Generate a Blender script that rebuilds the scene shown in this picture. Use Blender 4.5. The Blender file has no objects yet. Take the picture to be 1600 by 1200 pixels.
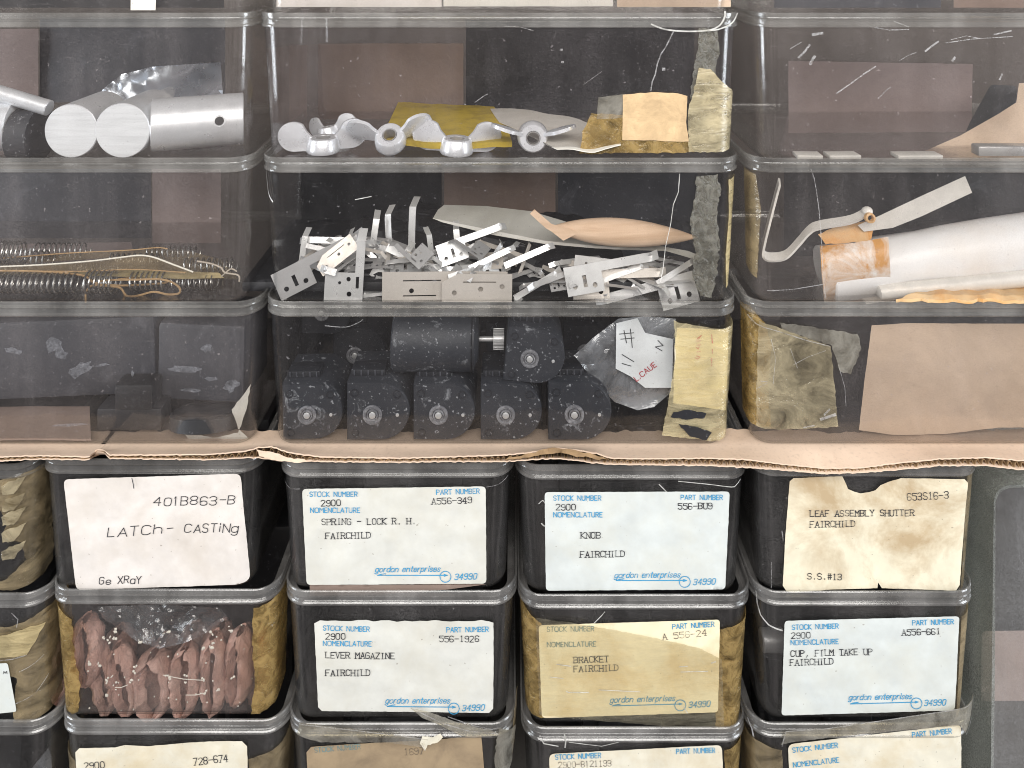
import bpy, bmesh, math, random
from mathutils import Vector, Matrix, noise
from mathutils.geometry import delaunay_2d_cdt

# ------------------------------------------------------------------ units
U = 0.0004            # metres in one modelling unit
CAMD = 1200.0         # camera to front of the stacks, modelling units
HZ = -100.0           # eye level
ZO = 0.60             # height of the eye above the lowest shelf, metres
sc = bpy.context.scene
COL = sc.collection
rnd = random.Random(7)

# ------------------------------------------------------------------ camera
cam = bpy.data.cameras.new('camera')
cam.sensor_width = 36.0
cam.lens = 36.0 * CAMD / 1600.0
cam.shift_y = -(600.0 - HZ) / 1600.0
cam.clip_start = 0.01
cam.clip_end = 50
co = bpy.data.objects.new('camera', cam)
COL.objects.link(co)
co.location = (0, -CAMD * U, ZO)
co.rotation_euler = (math.radians(90), 0, 0)
sc.camera = co

# ------------------------------------------------------------------ world and lamps
w = bpy.data.worlds.new('World')
sc.world = w
w.use_nodes = True
nt = w.node_tree
bg = nt.nodes['Background']
tc = nt.nodes.new('ShaderNodeTexCoord')
nz = nt.nodes.new('ShaderNodeTexNoise'); nz.inputs['Scale'].default_value = 4.5
nz.inputs['Detail'].default_value = 3.0
rp = nt.nodes.new('ShaderNodeValToRGB')
rp.color_ramp.elements[0].position = 0.38; rp.color_ramp.elements[0].color = (0.02, 0.019, 0.022, 1)
rp.color_ramp.elements[1].position = 0.62; rp.color_ramp.elements[1].color = (0.72, 0.65, 0.64, 1)
nt.links.new(tc.outputs['Generated'], nz.inputs['Vector'])
nt.links.new(nz.outputs['Fac'], rp.inputs['Fac'])
nt.links.new(rp.outputs['Color'], bg.inputs['Color'])
bg.inputs['Strength'].default_value = 0.60

def area(name, loc, target, sx, sy, power, color):
    l = bpy.data.lights.new(name, 'AREA')
    l.shape = 'RECTANGLE'; l.size = sx; l.size_y = sy
    l.energy = power; l.color = color
    o = bpy.data.objects.new(name, l); COL.objects.link(o)
    o.location = loc
    d = Vector(target) - Vector(loc)
    o.rotation_euler = d.to_track_quat('-Z', 'Y').to_euler()
    return o
area('ceiling_lamp', (0.05, -1.15, 1.22), (0, 0.05, 0.32), 1.5, 0.7, 31, (1.0, 0.97, 0.93))
area('window_lamp', (1.5, -0.52, 0.62), (0, 0.02, 0.35), 0.55, 1.2, 26, (0.88, 0.94, 1.0))
area('window_lamp', (-1.5, -0.52, 0.62), (0, 0.02, 0.35), 0.55, 1.2, 26, (0.88, 0.94, 1.0))

sc.view_settings.view_transform = 'Standard'
try: sc.view_settings.look = 'None'
except Exception: pass
sc.view_settings.exposure = 0.0
sc.view_settings.gamma = 1.0
sc.view_settings.use_curve_mapping = False
cy = sc.cycles
cy.max_bounces = 10; cy.diffuse_bounces = 3; cy.glossy_bounces = 3
cy.transmission_bounces = 4; cy.transparent_max_bounces = 28
cy.use_denoising = True
cy.filter_width = 1.0
cy.sample_clamp_indirect = 4.0
cy.caustics_reflective = False; cy.caustics_refractive = False

# ------------------------------------------------------------------ materials
class NT:
    def __init__(s, name):
        s.m = bpy.data.materials.new(name); s.m.use_nodes = True
        s.t = s.m.node_tree; s.t.nodes.clear()
        s.out = s.n('ShaderNodeOutputMaterial')
        s.tc = s.n('ShaderNodeTexCoord')
        oi = s.n('ShaderNodeObjectInfo')
        ad = s.n('ShaderNodeVectorMath'); ad.operation = 'ADD'
        s.l(s.tc.outputs['Object'], ad.inputs[0]); s.l(oi.outputs['Location'], ad.inputs[1])
        s.co = ad.outputs[0]
    def n(s, t): return s.t.nodes.new(t)
    def l(s, a, b): s.t.links.new(a, b)
    def noise(s, scale, detail=3, rough=.6, stretch=None, dist=0):
        x = s.n('ShaderNodeTexNoise')
        x.inputs['Scale'].default_value = scale; x.inputs['Detail'].default_value = detail
        x.inputs['Roughness'].default_value = rough; x.inputs['Distortion'].default_value = dist
        if stretch:
            mp = s.n('ShaderNodeMapping'); mp.inputs['Scale'].default_value = stretch
            s.l(s.co, mp.inputs['Vector']); s.l(mp.outputs[0], x.inputs['Vector'])
        else: s.l(s.co, x.inputs['Vector'])
        return x.outputs['Fac']
    def ramp(s, fac, stops):
        r = s.n('ShaderNodeValToRGB'); e = r.color_ramp.elements
        while len(e) < len(stops): e.new(0.5)
        for i, (p, c) in enumerate(stops):
            e[i].position = p
            e[i].color = (c, c, c, 1) if isinstance(c, (int, float)) else (*c, 1)
        s.l(fac, r.inputs['Fac'])
        return r.outputs['Color']
    def math(s, op, a, b=None):
        m = s.n('ShaderNodeMath'); m.operation = op
        for i, v in enumerate((a, b)):
            if v is None: continue
            if isinstance(v, (int, float)): m.inputs[i].default_value = v
            else: s.l(v, m.inputs[i])
        return m.outputs[0]
    def mixc(s, fac, a, b, blend='MIX'):
        m = s.n('ShaderNodeMix'); m.data_type = 'RGBA'; m.blend_type = blend
        for i, v in ((0, fac), (6, a), (7, b)):
            if isinstance(v, (int, float)): m.inputs[i].default_value = v
            elif isinstance(v, tuple): m.inputs[i].default_value = (*v, 1)
            else: s.l(v, m.inputs[i])
        return m.outputs[2]
    def mixs(s, fac, a, b):
        m = s.n('ShaderNodeMixShader')
        if isinstance(fac, (int, float)): m.inputs[0].default_value = fac
        else: s.l(fac, m.inputs[0])
        s.l(a, m.inputs[1]); s.l(b, m.inputs[2])
        return m.outputs[0]
    def bump(s, h, strength=.3, dist=.001):
        b = s.n('ShaderNodeBump'); b.inputs['Strength'].default_value = strength
        b.inputs['Distance'].default_value = dist
        s.l(h, b.inputs['Height']); return b.outputs[0]
    def end(s, sh): s.l(sh, s.out.inputs['Surface']); return s.m
    def principled(s, color, rough=.5, metal=0., bump=None, spec=.5, coat=0.):
        p = s.n('ShaderNodeBsdfPrincipled')
        if isinstance(color, tuple): p.inputs['Base Color'].default_value = (*color, 1)
        else: s.l(color, p.inputs['Base Color'])
        if isinstance(rough, (int, float)): p.inputs['Roughness'].default_value = rough
        else: s.l(rough, p.inputs['Roughness'])
        p.inputs['Metallic'].default_value = metal
        p.inputs['Specular IOR Level'].default_value = spec
        p.inputs['Coat Weight'].default_value = coat
        if bump is not None: s.l(bump, p.inputs['Normal'])
        return p.outputs[0]

def schlick(s, f0=.04, top=.75):
    lw = s.n('ShaderNodeLayerWeight'); lw.inputs['Blend'].default_value = 0.5
    p = s.math('POWER', lw.outputs['Facing'], 4.0)
    return s.math('ADD', s.math('MULTIPLY', p, top), f0)

def plastic(name, tint=(.93, .93, .92), haze=.10, dust=(.50, .48, .47), rough=.10, f0=.04, top=.7, fine=1.0, grain=(.25, 2.1), bumps=.12):
    s = NT(name)
    tr = s.n('ShaderNodeBsdfTransparent'); tr.inputs['Color'].default_value = (*tint, 1)
    di = s.n('ShaderNodeBsdfDiffuse'); di.inputs['Color'].default_value = (*dust, 1)
    gl = s.n('ShaderNodeBsdfGlossy')
    s.l(s.ramp(s.noise(55, 4, .65, dist=.4), [(.36, rough * .55), (.7, min(.6, rough * 2.4))]), gl.inputs['Roughness'])
    big = s.ramp(s.noise(26, 4, .65, dist=.6), [(.36, .6), (.7, 1.25)])
    sheen_streak = s.ramp(s.noise(40, 4, .6, stretch=(1, 1, .12)), [(.42, .0), (.72, 2.4)])  # vertical streaks that paint soft reflected bands into the haze
    grain = s.ramp(s.noise(1500, 1, .5), [(.35, grain[0]), (.68, grain[1])])
    speck = s.ramp(s.noise(420, 2, .4), [(.735, 0.), (.77, 1.0)])
    scr = s.ramp(s.noise(90, 2, .5, stretch=(1, 1, 14), dist=.8), [(.70, 0.), (.73, .5)])
    a = s.math('MULTIPLY', s.math('MULTIPLY', s.math('ADD', big, s.math('MULTIPLY', sheen_streak, .55)), grain), haze)  # scattering veil: dust plus the grey of room reflections, painted in
    b = s.math('ADD', s.math('MULTIPLY', speck, .18 * fine), s.math('MULTIPLY', scr, .07 * fine))
    f = s.math('MINIMUM', s.math('ADD', a, b), .95)
    base = s.mixs(f, tr.outputs[0], di.outputs[0])
    nb = s.bump(s.noise(14, 3), bumps, .002)
    s.l(nb, gl.inputs['Normal'])
    return s.end(s.mixs(schlick(s, f0, top), base, gl.outputs[0]))

def film(name, col=(.72, .56, .28), cover=.6, rough=.25, scale=60, stretch=(1, 1, 1), lo=.3, bumpd=.0015, f0=.05, tint=(.95, .92, .84)):
    """aged sticky tape or thin bag film: partly clear, partly a yellowed scattering layer"""
    s = NT(name)
    tr = s.n('ShaderNodeBsdfTransparent'); tr.inputs['Color'].default_value = (*tint, 1)
    h = s.noise(scale, 5, .7, stretch=stretch, dist=.9)
    v = s.ramp(s.noise(scale * .5, 4, .6), [(.3, tuple(c * .55 for c in col)), (.5, col), (.72, tuple(min(1, c * 1.25) for c in col))])
    di = s.n('ShaderNodeBsdfDiffuse'); s.l(v, di.inputs['Color'])
    tl = s.n('ShaderNodeBsdfTranslucent'); s.l(v, tl.inputs['Color'])
    dt = s.mixs(.3, di.outputs[0], tl.outputs[0])
    nb = s.bump(h, .6, bumpd)
    s.l(nb, di.inputs['Normal'])
    gl = s.n('ShaderNodeBsdfGlossy'); gl.inputs['Roughness'].default_value = rough; s.l(nb, gl.inputs['Normal'])
    f = s.ramp(h, [(.32, lo * cover), (.62, cover)])
    return s.end(s.mixs(schlick(s, f0, .5), s.mixs(f, tr.outputs[0], dt), gl.outputs[0]))

def paper(name, col, stain=None, amt=.5, scale=18, rough=.75, lo=.42, hi=.66, dirt=.3):
    s = NT(name)
    c = s.mixc(s.ramp(s.noise(60, 4), [(.35, 0.), (.68, dirt)]), col, tuple(x * .55 for x in col))
    if stain:
        c = s.mixc(s.ramp(s.noise(scale, 6, .68, dist=.3), [(lo, 0.), (hi, amt)]), c, stain)
    sp = s.ramp(s.noise(520, 1, .4), [(.76, 0.), (.80, .55)])
    c = s.mixc(sp, c, (.22, .19, .15))
    nb = s.bump(s.noise(35, 4, .55), .25, .0012)
    return s.end(s.principled(c, rough, bump=nb, spec=.3))

def kraft(name, col, dark=.6, scale=30, rough=.8):
    s = NT(name)
    c = s.mixc(s.ramp(s.noise(scale, 5, .65, dist=.5), [(.3, 0.), (.75, 1.)]), tuple(x * dark for x in col), col)
    c = s.mixc(s.ramp(s.noise(500, 2, .5, stretch=(1, 1, 3)), [(.55, 0.), (.8, .3)]), c, tuple(x * .4 for x in col))
    return s.end(s.principled(c, rough, bump=s.bump(s.noise(90, 4), .3, .001), spec=.25))

def metal(name, col, rough=.35, met=1., scale=60, dirt=.35, stretch=None):
    s = NT(name)
    c = s.mixc(s.ramp(s.noise(scale, 4, .65, stretch=stretch), [(.4, 0.), (.78, dirt)]), col, tuple(x * .35 for x in col))
    r = s.ramp(s.noise(scale * 2, 3), [(.3, max(.05, rough - .1)), (.7, rough + .12)])
    return s.end(s.principled(c, r, met, bump=s.bump(s.noise(300, 2), .08, .0004)))

def dusty(name, col, dust=(.40, .40, .41), amt=.5, scale=80, rough=.55, lo=.56, hi=.74):
    s = NT(name)
    c = s.mixc(s.ramp(s.noise(scale, 6, .72, dist=.8), [(lo, 0.), (hi, amt)]), col, dust)
    c = s.mixc(s.ramp(s.noise(450, 2, .5), [(.66, 0.), (.72, .6)]), c, dust)
    return s.end(s.principled(c, rough, bump=s.bump(s.noise(160, 4), .25, .001)))

def flat(name, col, rough=.7, met=0.):
    s = NT(name); return s.end(s.principled(col, rough, met))

def ink(name, col, fade=0.):
    s = NT(name)
    p = s.principled(col, .7, spec=.2)
    tr = s.n('ShaderNodeBsdfTransparent')
    f = s.ramp(s.noise(900, 2, .6), [(.2, 1.), (.3, 0.)])
    g = s.ramp(s.noise(240, 3, .6), [(.32 + fade * .15, .50 - fade * .5), (.54 + fade * .15, 1. - fade * .3)])
    return s.end(s.mixs(g, tr.outputs[0], p))

M = {}
M['bin'] = plastic('clear_plastic', tint=(.945, .94, .935), haze=.017, dust=(.62, .56, .55), f0=.05)
M['bin_clear'] = plastic('cleaner_clear_plastic', tint=(.94, .94, .94), haze=.005, dust=(.58, .56, .58), f0=.034)
M['bin_mid'] = plastic('hazy_clear_plastic', tint=(.94, .935, .935), haze=.013, dust=(.60, .55, .56), f0=.042)
M['bin_rim'] = plastic('rim_plastic', tint=(.90, .90, .89), haze=.065, dust=(.74, .72, .69), rough=.13, top=.8, f0=.07, fine=.25, grain=(.85, 1.15), bumps=.05)
M['smoky'] = plastic('smoky_plastic', tint=(.80, .80, .80), haze=.024, dust=(.50, .48, .47), f0=.05)
M['smoky_rim'] = plastic('smoky_rim_plastic', tint=(.86, .86, .855), haze=.075, dust=(.72, .70, .68), rough=.13, top=.8, f0=.07, fine=.25, grain=(.85, 1.15), bumps=.05)
M['tall'] = plastic('tall_box_plastic', tint=(.93, .935, .93), haze=.06, dust=(.50, .50, .52), f0=.05)
M['edge'] = plastic('box_edge_plastic', tint=(.80, .83, .80), haze=.30, dust=(.62, .64, .60), rough=.2)  # heavy pale haze paints the highlight along the box edge
M['tape_amber'] = film('amber_tape', (.50, .36, .15), .66, .18, 150, (1, 1, 1), .12, bumpd=.002, tint=(.90, .80, .58))
M['tape_yellow'] = film('yellowed_tape', (.74, .62, .36), .72, .2, 45, (1, 1, 4), .35)
M['tape_cream'] = film('cream_tape', (.80, .70, .47), .62, .16, 60, (1, 1, 3), .18, f0=.07)
M['tape_clear'] = film('clear_tape', (.62, .60, .55), .30, .12, 60, (1, 1, 1), .15, f0=.07)
M['tape_tan'] = film('tan_tape', (.50, .40, .25), .46, .16, 46, (1, 1, 2), .15, f0=.07)
M['tape_over'] = film('thin_yellow_tape', (.90, .82, .60), .10, .14, 60, (1, 1, 5), .15, f0=.06, tint=(.99, .975, .93))
M['smudge'] = film('smudge', (.42, .42, .45), .20, .4, 420, (1, 1, 1), .0, bumpd=.0002, f0=.005, tint=(.99, .99, .99))
M['glue'] = film('dried_glue', (.20, .19, .16), .9, .35, 260, (1, 1, .7), .05, bumpd=.003)
M['bag'] = film('bag_film', (.74, .76, .80), .40, .12, 30, (1, 1, 1), .2, bumpd=.004, f0=.08, tint=(.96, .97, .98))
M['kraft_tape'] = kraft('kraft_tape', (.66, .47, .27), .62, 90, .55)
M['white'] = paper('label_white', (.65, .65, .605), (.54, .51, .42), .45, 26)
M['white_blue'] = paper('label_cool_white', (.62, .655, .64), (.58, .57, .49), .45, 26)
M['white_pink'] = paper('label_pinkish_white', (.71, .665, .625), (.53, .47, .40), .5, 22)
M['bag_dark'] = film('thin_bag_film', (.70, .72, .76), .17, .2, 26, (1, 1, 1), .0, bumpd=.006, f0=.10, tint=(.95, .96, .97))
M['slip'] = paper('white_slip', (.80, .83, .84), (.7, .7, .7), .3, 20)
M['tape_crinkle'] = film('crinkled_tape', (.70, .61, .42), .48, .10, 38, (1, 1, 1.5), .12, bumpd=.004, f0=.08)
M['tape_red'] = film('clear_yellow_tape', (.82, .72, .48), .42, .14, 50, (1, 1, 4), .25, f0=.07, tint=(.98, .95, .84))
M['cream'] = paper('label_stained_cream', (.76, .70, .54), (.43, .32, .19), .95, 22, lo=.42, hi=.66)
M['aged'] = paper('label_aged', (.74, .70, .58), (.56, .45, .27), .6, 24)
M['amber_label'] = paper('label_amber', (.84, .76, .54), (.60, .44, .20), .6, 20, lo=.48)
M['brown_label'] = paper('label_brown', (.36, .27, .17), (.20, .15, .10), .7, 40, lo=.45)
M['paper'] = paper('scrap_paper', (.72, .69, .63), (.55, .5, .42), .4, 20)
M['paper_grey'] = paper('grey_paper', (.55, .53, .48), (.42, .40, .34), .5, 30)
M['yellow_card'] = paper('yellow_card', (.58, .42, .04), (.26, .18, .03), .55, 60, lo=.5)
M['brown_card'] = kraft('brown_card', (.29, .215, .18), .75, 25)
M['mauve_card'] = kraft('mauve_card', (.30, .235, .22), .8, 25)
M['mauve_light'] = kraft('mauve_card_pale', (.50, .39, .35), .8, 25)
M['envelope'] = kraft('envelope_kraft', (.60, .46, .345), .68, 16)
M['cardboard'] = kraft('cardboard_liner', (.74, .565, .43), .84, 30)
M['cardboard_edge'] = kraft('cardboard_edge', (.40, .26, .14), .5, 120)
M['alu'] = metal('turned_aluminium', (.84, .86, .89), .36, .5, 70, .25)
M['alu_face'] = metal('sawn_aluminium', (.78, .80, .82), .55, .15, 30, .3, (1, 1, 16))
M['zinc'] = metal('zinc_plate', (.90, .92, .95), .30, .45, 60, .15)
M['steel'] = metal('sheet_steel', (.80, .79, .77), .34, .5, 45, .4)  # for the clips, dirt also paints in some shading variance
M['steel_dark'] = metal('sheet_steel_dull', (.62, .61, .60), .36, .6, 45, .4)
M['steel_warm'] = metal('sheet_steel_warm', (.74, .68, .61), .40, .4, 45, .4)
M['spring'] = metal('spring_wire', (.42, .41, .39), .3, .95, 60, .3)
M['foil'] = metal('foil', (.72, .78, .86), .28, .9, 30, .2)
M['motor'] = dusty('black_enamel', (.022, .024, .030), (.38, .39, .41), .7, 110, lo=.585, hi=.72)
M['motor_dark'] = dusty('shaded_dark_enamel', (.012, .013, .017), (.20, .21, .23), .5, 90, lo=.62)  # darker copy for fittings, and for shade painted onto the back motors
M['bearing'] = dusty('bearing_grey', (.12, .12, .13), (.42, .42, .44), .8, 200, lo=.45)
M['pin'] = flat('bright_pin', (.62, .62, .62), .4, .5)
M['black'] = dusty('black_parts', (.013, .013, .015), (.10, .10, .11), .5, 50)
M['grey_part'] = dusty('grey_parts', (.05, .052, .062), (.17, .17, .19), .5, 40)
M['twine'] = kraft('twine', (.50, .33, .17), .6, 200)
M['cello'] = film('cellophane', (.58, .46, .30), .42, .15, 30, (1, 1, 1), .3, f0=.10)
def wood():
    s = NT('pale_wood')
    c = s.ramp(s.noise(45, 5, .6, stretch=(.08, 1, 1.6), dist=.3), [(.32, (.52, .34, .21)), (.5, (.74, .53, .37)), (.7, (.82, .62, .46))])
    c = s.mixc(s.ramp(s.noise(30, 4), [(.55, 0.), (.75, .35)]), c, (.42, .28, .18))
    return s.end(s.principled(c, .6, bump=s.bump(s.noise(160, 3, stretch=(.1, 1, 1)), .2, .001), spec=.3))
M['wood'] = wood()
M['ink_black'] = ink('typed_ink', (.035, .035, .04))
M['ink_faded'] = ink('faded_ink', (.16, .13, .10), .45)
M['ink_blue'] = ink('printed_blue', (.05, .28, .50))
M['ink_teal'] = ink('printed_blue_faded', (.16, .26, .27), .35)
M['ink_pen'] = flat('pen_ink', (.04, .04, .045))
M['ink_red'] = flat('red_pen', (.45, .06, .07))
M['crack'] = film('crack_white', (.85, .84, .80), .9, .2, 200, (1, 1, 1), .5)
M['crack_soft'] = film('scratch_white', (.66, .65, .66), .55, .2, 300, (1, 1, 1), .25)
M['crumb'] = flat('white_crumb', (.80, .76, .66), .8)
M['lint'] = flat('lint', (.46, .40, .33), .9)

def rubber():
    s = NT('reddish_leather')
    c = s.ramp(s.noise(26, 5, .65), [(.30, (.40, .215, .165)), (.48, (.68, .41, .335)), (.7, (.82, .57, .48))])
    c = s.mixc(s.ramp(s.noise(300, 2), [(.62, 0.), (.75, .4)]), c, (.55, .42, .36))
    return s.end(s.principled(c, .55, bump=s.bump(s.noise(130, 6, .75, dist=.8, stretch=(1.6, 1, .6)), 1.0, .005), spec=.35))
M['leather'] = rubber()

def rusty(name, col, px_list):
    s = NT(name)
    n1 = s.ramp(s.noise(30, 5, .7, dist=.8), [(.42, 0.), (.64, 1.)])
    c = s.mixc(n1, col, (.58, .29, .085))
    n2 = s.ramp(s.noise(120, 4, .7), [(.62, 0.), (.72, .8)])
    c = s.mixc(s.math('MULTIPLY', n2, n1), c, (.14, .06, .03))
    return s.end(s.principled(c, .38, bump=s.bump(s.noise(120, 3), .15, .001)))
M['rust_white'] = rusty('rust_stained_white', (.82, .80, .77), None)
M['rust'] = rusty('rusty_sheet', (.62, .42, .22), None)
def white_tube():
    s = NT('white_film_roll')
    c = s.mixc(s.ramp(s.noise(14, 4, .6), [(.55, 0.), (.75, .35)]), (.82, .81, .80), (.66, .52, .38))
    return s.end(s.principled(c, .28, bump=s.bump(s.noise(22, 3, stretch=(.4, 1, 1)), .35, .003)))
M['tube'] = white_tube()
M['paint_white'] = metal('white_painted_strip', (.74, .71, .66), .45, .1, 80, .35)
M['backdrop'] = kraft('dark_wall', (.10, .082, .07), .6, 4)
M['shelf'] = kraft('grey_shelf', (.16, .15, .14), .7, 10)

# ------------------------------------------------------------------ geometry helpers (modelling units)
def P(px, py, d=0.):
    s = (CAMD + d) / CAMD
    return Vector(((px - 800.) * s, d, -(py - HZ) * s))

BASE = {}
def to_world(p): return Vector((p[0] * U, p[1] * U, p[2] * U + ZO))

def setp(o, label=None, cat=None, group=None, kind=None):
    if label: o['label'] = label
    if cat: o['category'] = cat
    if group: o['group'] = group
    if kind: o['kind'] = kind
    return o

def thing(name, label, cat, base, group=None, kind=None):
    o = bpy.data.objects.new(name, None); COL.objects.link(o)
    o.empty_display_size = .01
    BASE[o.name] = Vector(base)
    o.location = to_world(base)
    return setp(o, label, cat, group, kind)

def root_of(o):
    while o.parent: o = o.parent
    return o

def mesh_obj(name, verts, faces, mat, parent=None, smooth=True, recalc=True, mats=None, fm=None, sharp=35):
    me = bpy.data.meshes.new(name)
    if parent is not None: base = BASE[root_of(parent).name]
    else:
        xs = [v[0] for v in verts]; ys = [v[1] for v in verts]; zs = [v[2] for v in verts]
        base = Vector(((min(xs) + max(xs)) / 2, (min(ys) + max(ys)) / 2, min(zs)))
    me.from_pydata([((Vector(v) - base) * U) for v in verts], [], faces)
    bm = bmesh.new(); bm.from_mesh(me)
    if recalc: bmesh.ops.recalc_face_normals(bm, faces=bm.faces)
    if smooth:
        for f in bm.faces: f.smooth = True
        for e in bm.edges:
            if len(e.link_faces) == 2 and e.calc_face_angle(0) > math.radians(sharp): e.smooth = False
    bm.to_mesh(me); bm.free()
    for m in (mats or [mat]): me.materials.append(m)
    if fm:
        for p, i in zip(me.polygons, fm): p.material_index = i
    o = bpy.data.objects.new(name, me); COL.objects.link(o)
    if parent is not None: o.parent = parent
    else:
        o.location = to_world(base); BASE[o.name] = base
    return o

class MB:
    def __init__(s): s.v = []; s.f = []; s.fm = []
    def add(s, v, f, mi=0):
        k = len(s.v); s.v += [Vector(x) for x in v]
        s.f += [tuple(i + k for i in q) for q in f]; s.fm += [mi] * len(f)
    def box(s, c, size, rot=None, bev=0, mi=0):
        bm = bmesh.new(); bmesh.ops.create_cube(bm, size=1)
        for v in bm.verts: v.co = Vector((v.co.x * size[0], v.co.y * size[1], v.co.z * size[2]))
        if bev: bmesh.ops.bevel(bm, geom=bm.edges[:], offset=bev, segments=2, affect='EDGES', profile=.5)
        R = rot or Matrix.Identity(3)
        bm.verts.index_update()
        s.add([Vector(c) + R @ v.co for v in bm.verts], [[v.index for v in f.verts] for f in bm.faces], mi)
        bm.free()
    def lathe(s, p0, axis, prof, seg=28, mi=0, close=True):
        a = Vector(axis).normalized()
        t = a.orthogonal().normalized(); b = a.cross(t)
        vs = []
        for (h, r) in prof:
            for i in range(seg):
                an = 2 * math.pi * i / seg
                vs.append(Vector(p0) + a * h + (t * math.cos(an) + b * math.sin(an)) * r)
        fs = []
        for j in range(len(prof) - 1):
            for i in range(seg):
                k = (i + 1) % seg
                fs.append((j * seg + i, j * seg + k, (j + 1) * seg + k, (j + 1) * seg + i))
        if close:
            fs.append(tuple(range(seg))[::-1]); n = (len(prof) - 1) * seg
            fs.append(tuple(range(n, n + seg)))
        s.add(vs, fs, mi)
    def ring(s, p0, axis, prof, seg=28, mi=0):
        s.lathe(p0, axis, list(prof) + [prof[0]], seg, mi, False)
    def tube(s, pts, r, seg=6, mi=0):
        pts = [Vector(p) for p in pts]; n = len(pts)
        tan = [(pts[min(i + 1, n - 1)] - pts[max(i - 1, 0)]).normalized() for i in range(n)]
        nrm = tan[0].orthogonal().normalized(); vs = []
        for i in range(n):
            nrm = (nrm - tan[i] * nrm.dot(tan[i]))
            nrm = nrm.normalized() if nrm.length > 1e-6 else tan[i].orthogonal().normalized()
            b = tan[i].cross(nrm)
            for k in range(seg):
                an = 2 * math.pi * k / seg
                vs.append(pts[i] + (nrm * math.cos(an) + b * math.sin(an)) * r)
        fs = [(i * seg + k, i * seg + (k + 1) % seg, (i + 1) * seg + (k + 1) % seg, (i + 1) * seg + k) for i in range(n - 1) for k in range(seg)]
        fs += [tuple(range(seg))[::-1], tuple(range((n - 1) * seg, n * seg))]
        s.add(vs, fs, mi)
    def blob(s, c, r, rot=None, amp=.15, freq=.05, seed=0, seg=16, mi=0):
        bm = bmesh.new(); bmesh.ops.create_icosphere(bm, subdivisions=3, radius=1)
        R = rot or Matrix.Identity(3); bm.verts.index_update(); vs = []
        for v in bm.verts:
            q = Vector((v.co.x * r[0], v.co.y * r[1], v.co.z * r[2]))
            q *= 1 + amp * noise.noise(q * freq + Vector((seed * 7.1, seed * 3.3, 1)))
            vs.append(Vector(c) + R @ q)
        s.add(vs, [[v.index for v in f.verts] for f in bm.faces], mi); bm.free()
    def build(s, name, mat, parent=None, **k):
        if isinstance(mat, (list, tuple)): return mesh_obj(name, s.v, s.f, None, parent, mats=list(mat), fm=s.fm, **k)
        return mesh_obj(name, s.v, s.f, mat, parent, **k)

def smooth_path(pts, n=8, closed=False):
    """Catmull-Rom through points of any dimension"""
    out = []; m = len(pts)
    rng = range(m if closed else m - 1)
    for i in rng:
        p = [pts[(i + k) % m] if closed else pts[min(max(i + k, 0), m - 1)] for k in (-1, 0, 1, 2)]
        for j in range(n):
            t = j / n
            out.append(tuple(.5 * (2 * b + (c - a) * t + (2 * a - 5 * b + 4 * c - d) * t * t + (3 * b - a - 3 * c + d) * t ** 3)
                             for a, b, c, d in zip(*p)))
    if not closed: out.append(tuple(pts[-1]))
    return out

def inside(pt, poly):
    x, y = pt; c = False; j = len(poly) - 1
    for i in range(len(poly)):
        (xi, yi), (xj, yj) = poly[i], poly[j]
        if (yi > y) != (yj > y) and x < (xj - xi) * (y - yi) / (yj - yi) + xi: c = not c
        j = i
    return c

def densify(poly, step, jit=0., seed=0):
    r = random.Random(seed); out = []
    for i in range(len(poly)):
        a = Vector(poly[i]); b = Vector(poly[(i + 1) % len(poly)])
        n = max(1, int((b - a).length / step))
        for k in range(n):
            p = a.lerp(b, k / n)
            if jit and k: p = p + Vector((r.uniform(-jit, jit), r.uniform(-jit, jit)))
            out.append((p.x, p.y))
    return out

def sheet(name, mat, parent, outline, fmap, thick=1., step=10., holes=(), jit=0., seed=0, **k):
    """a flat cut-out with real thickness, bent by fmap(u, v, w)"""
    ol = densify(outline, step, jit, seed)
    vs = [Vector(p) for p in ol]; es = [(i, (i + 1) % len(ol)) for i in range(len(ol))]
    for h in holes:
        k0 = len(vs); vs += [Vector(p) for p in h]
        es += [(k0 + i, k0 + (i + 1) % len(h)) for i in range(len(h))]
    xs = [p[0] for p in ol]; ys = [p[1] for p in ol]
    y = min(ys) + step * .5; row = 0
    while y < max(ys):
        x = min(xs) + step * (.5 if row % 2 else .25)
        while x < max(xs):
            if inside((x, y), ol) and min((Vector((x, y)) - q).length for q in vs[:len(ol)]) > step * .4:
                if not any(inside((x, y), h) for h in holes): vs.append(Vector((x, y)))
            x += step
        y += step; row += 1
    v2, e2, f2, _, _, _ = delaunay_2d_cdt(vs, es, [], 0, 1e-5)
    tris = []
    for f in f2:
        c = sum((v2[i] for i in f), Vector((0, 0))) / len(f)
        if inside(c, ol) and not any(inside(c, h) for h in holes): tris.append(tuple(f))
    n = len(v2)
    V = [fmap(p.x, p.y, thick) for p in v2] + [fmap(p.x, p.y, 0.) for p in v2]
    F = list(tris) + [tuple(i + n for i in reversed(t)) for t in tris]
    cnt = {}
    for t in tris:
        for i in range(len(t)):
            a, b = t[i], t[(i + 1) % len(t)]
            if (b, a) in cnt: cnt[(b, a)] = None
            else: cnt[(a, b)] = 1
    for (a, b), q in cnt.items():
        if q: F.append((b, a, a + n, b + n))
    return mesh_obj(name, V, F, mat, parent, **k)

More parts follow.
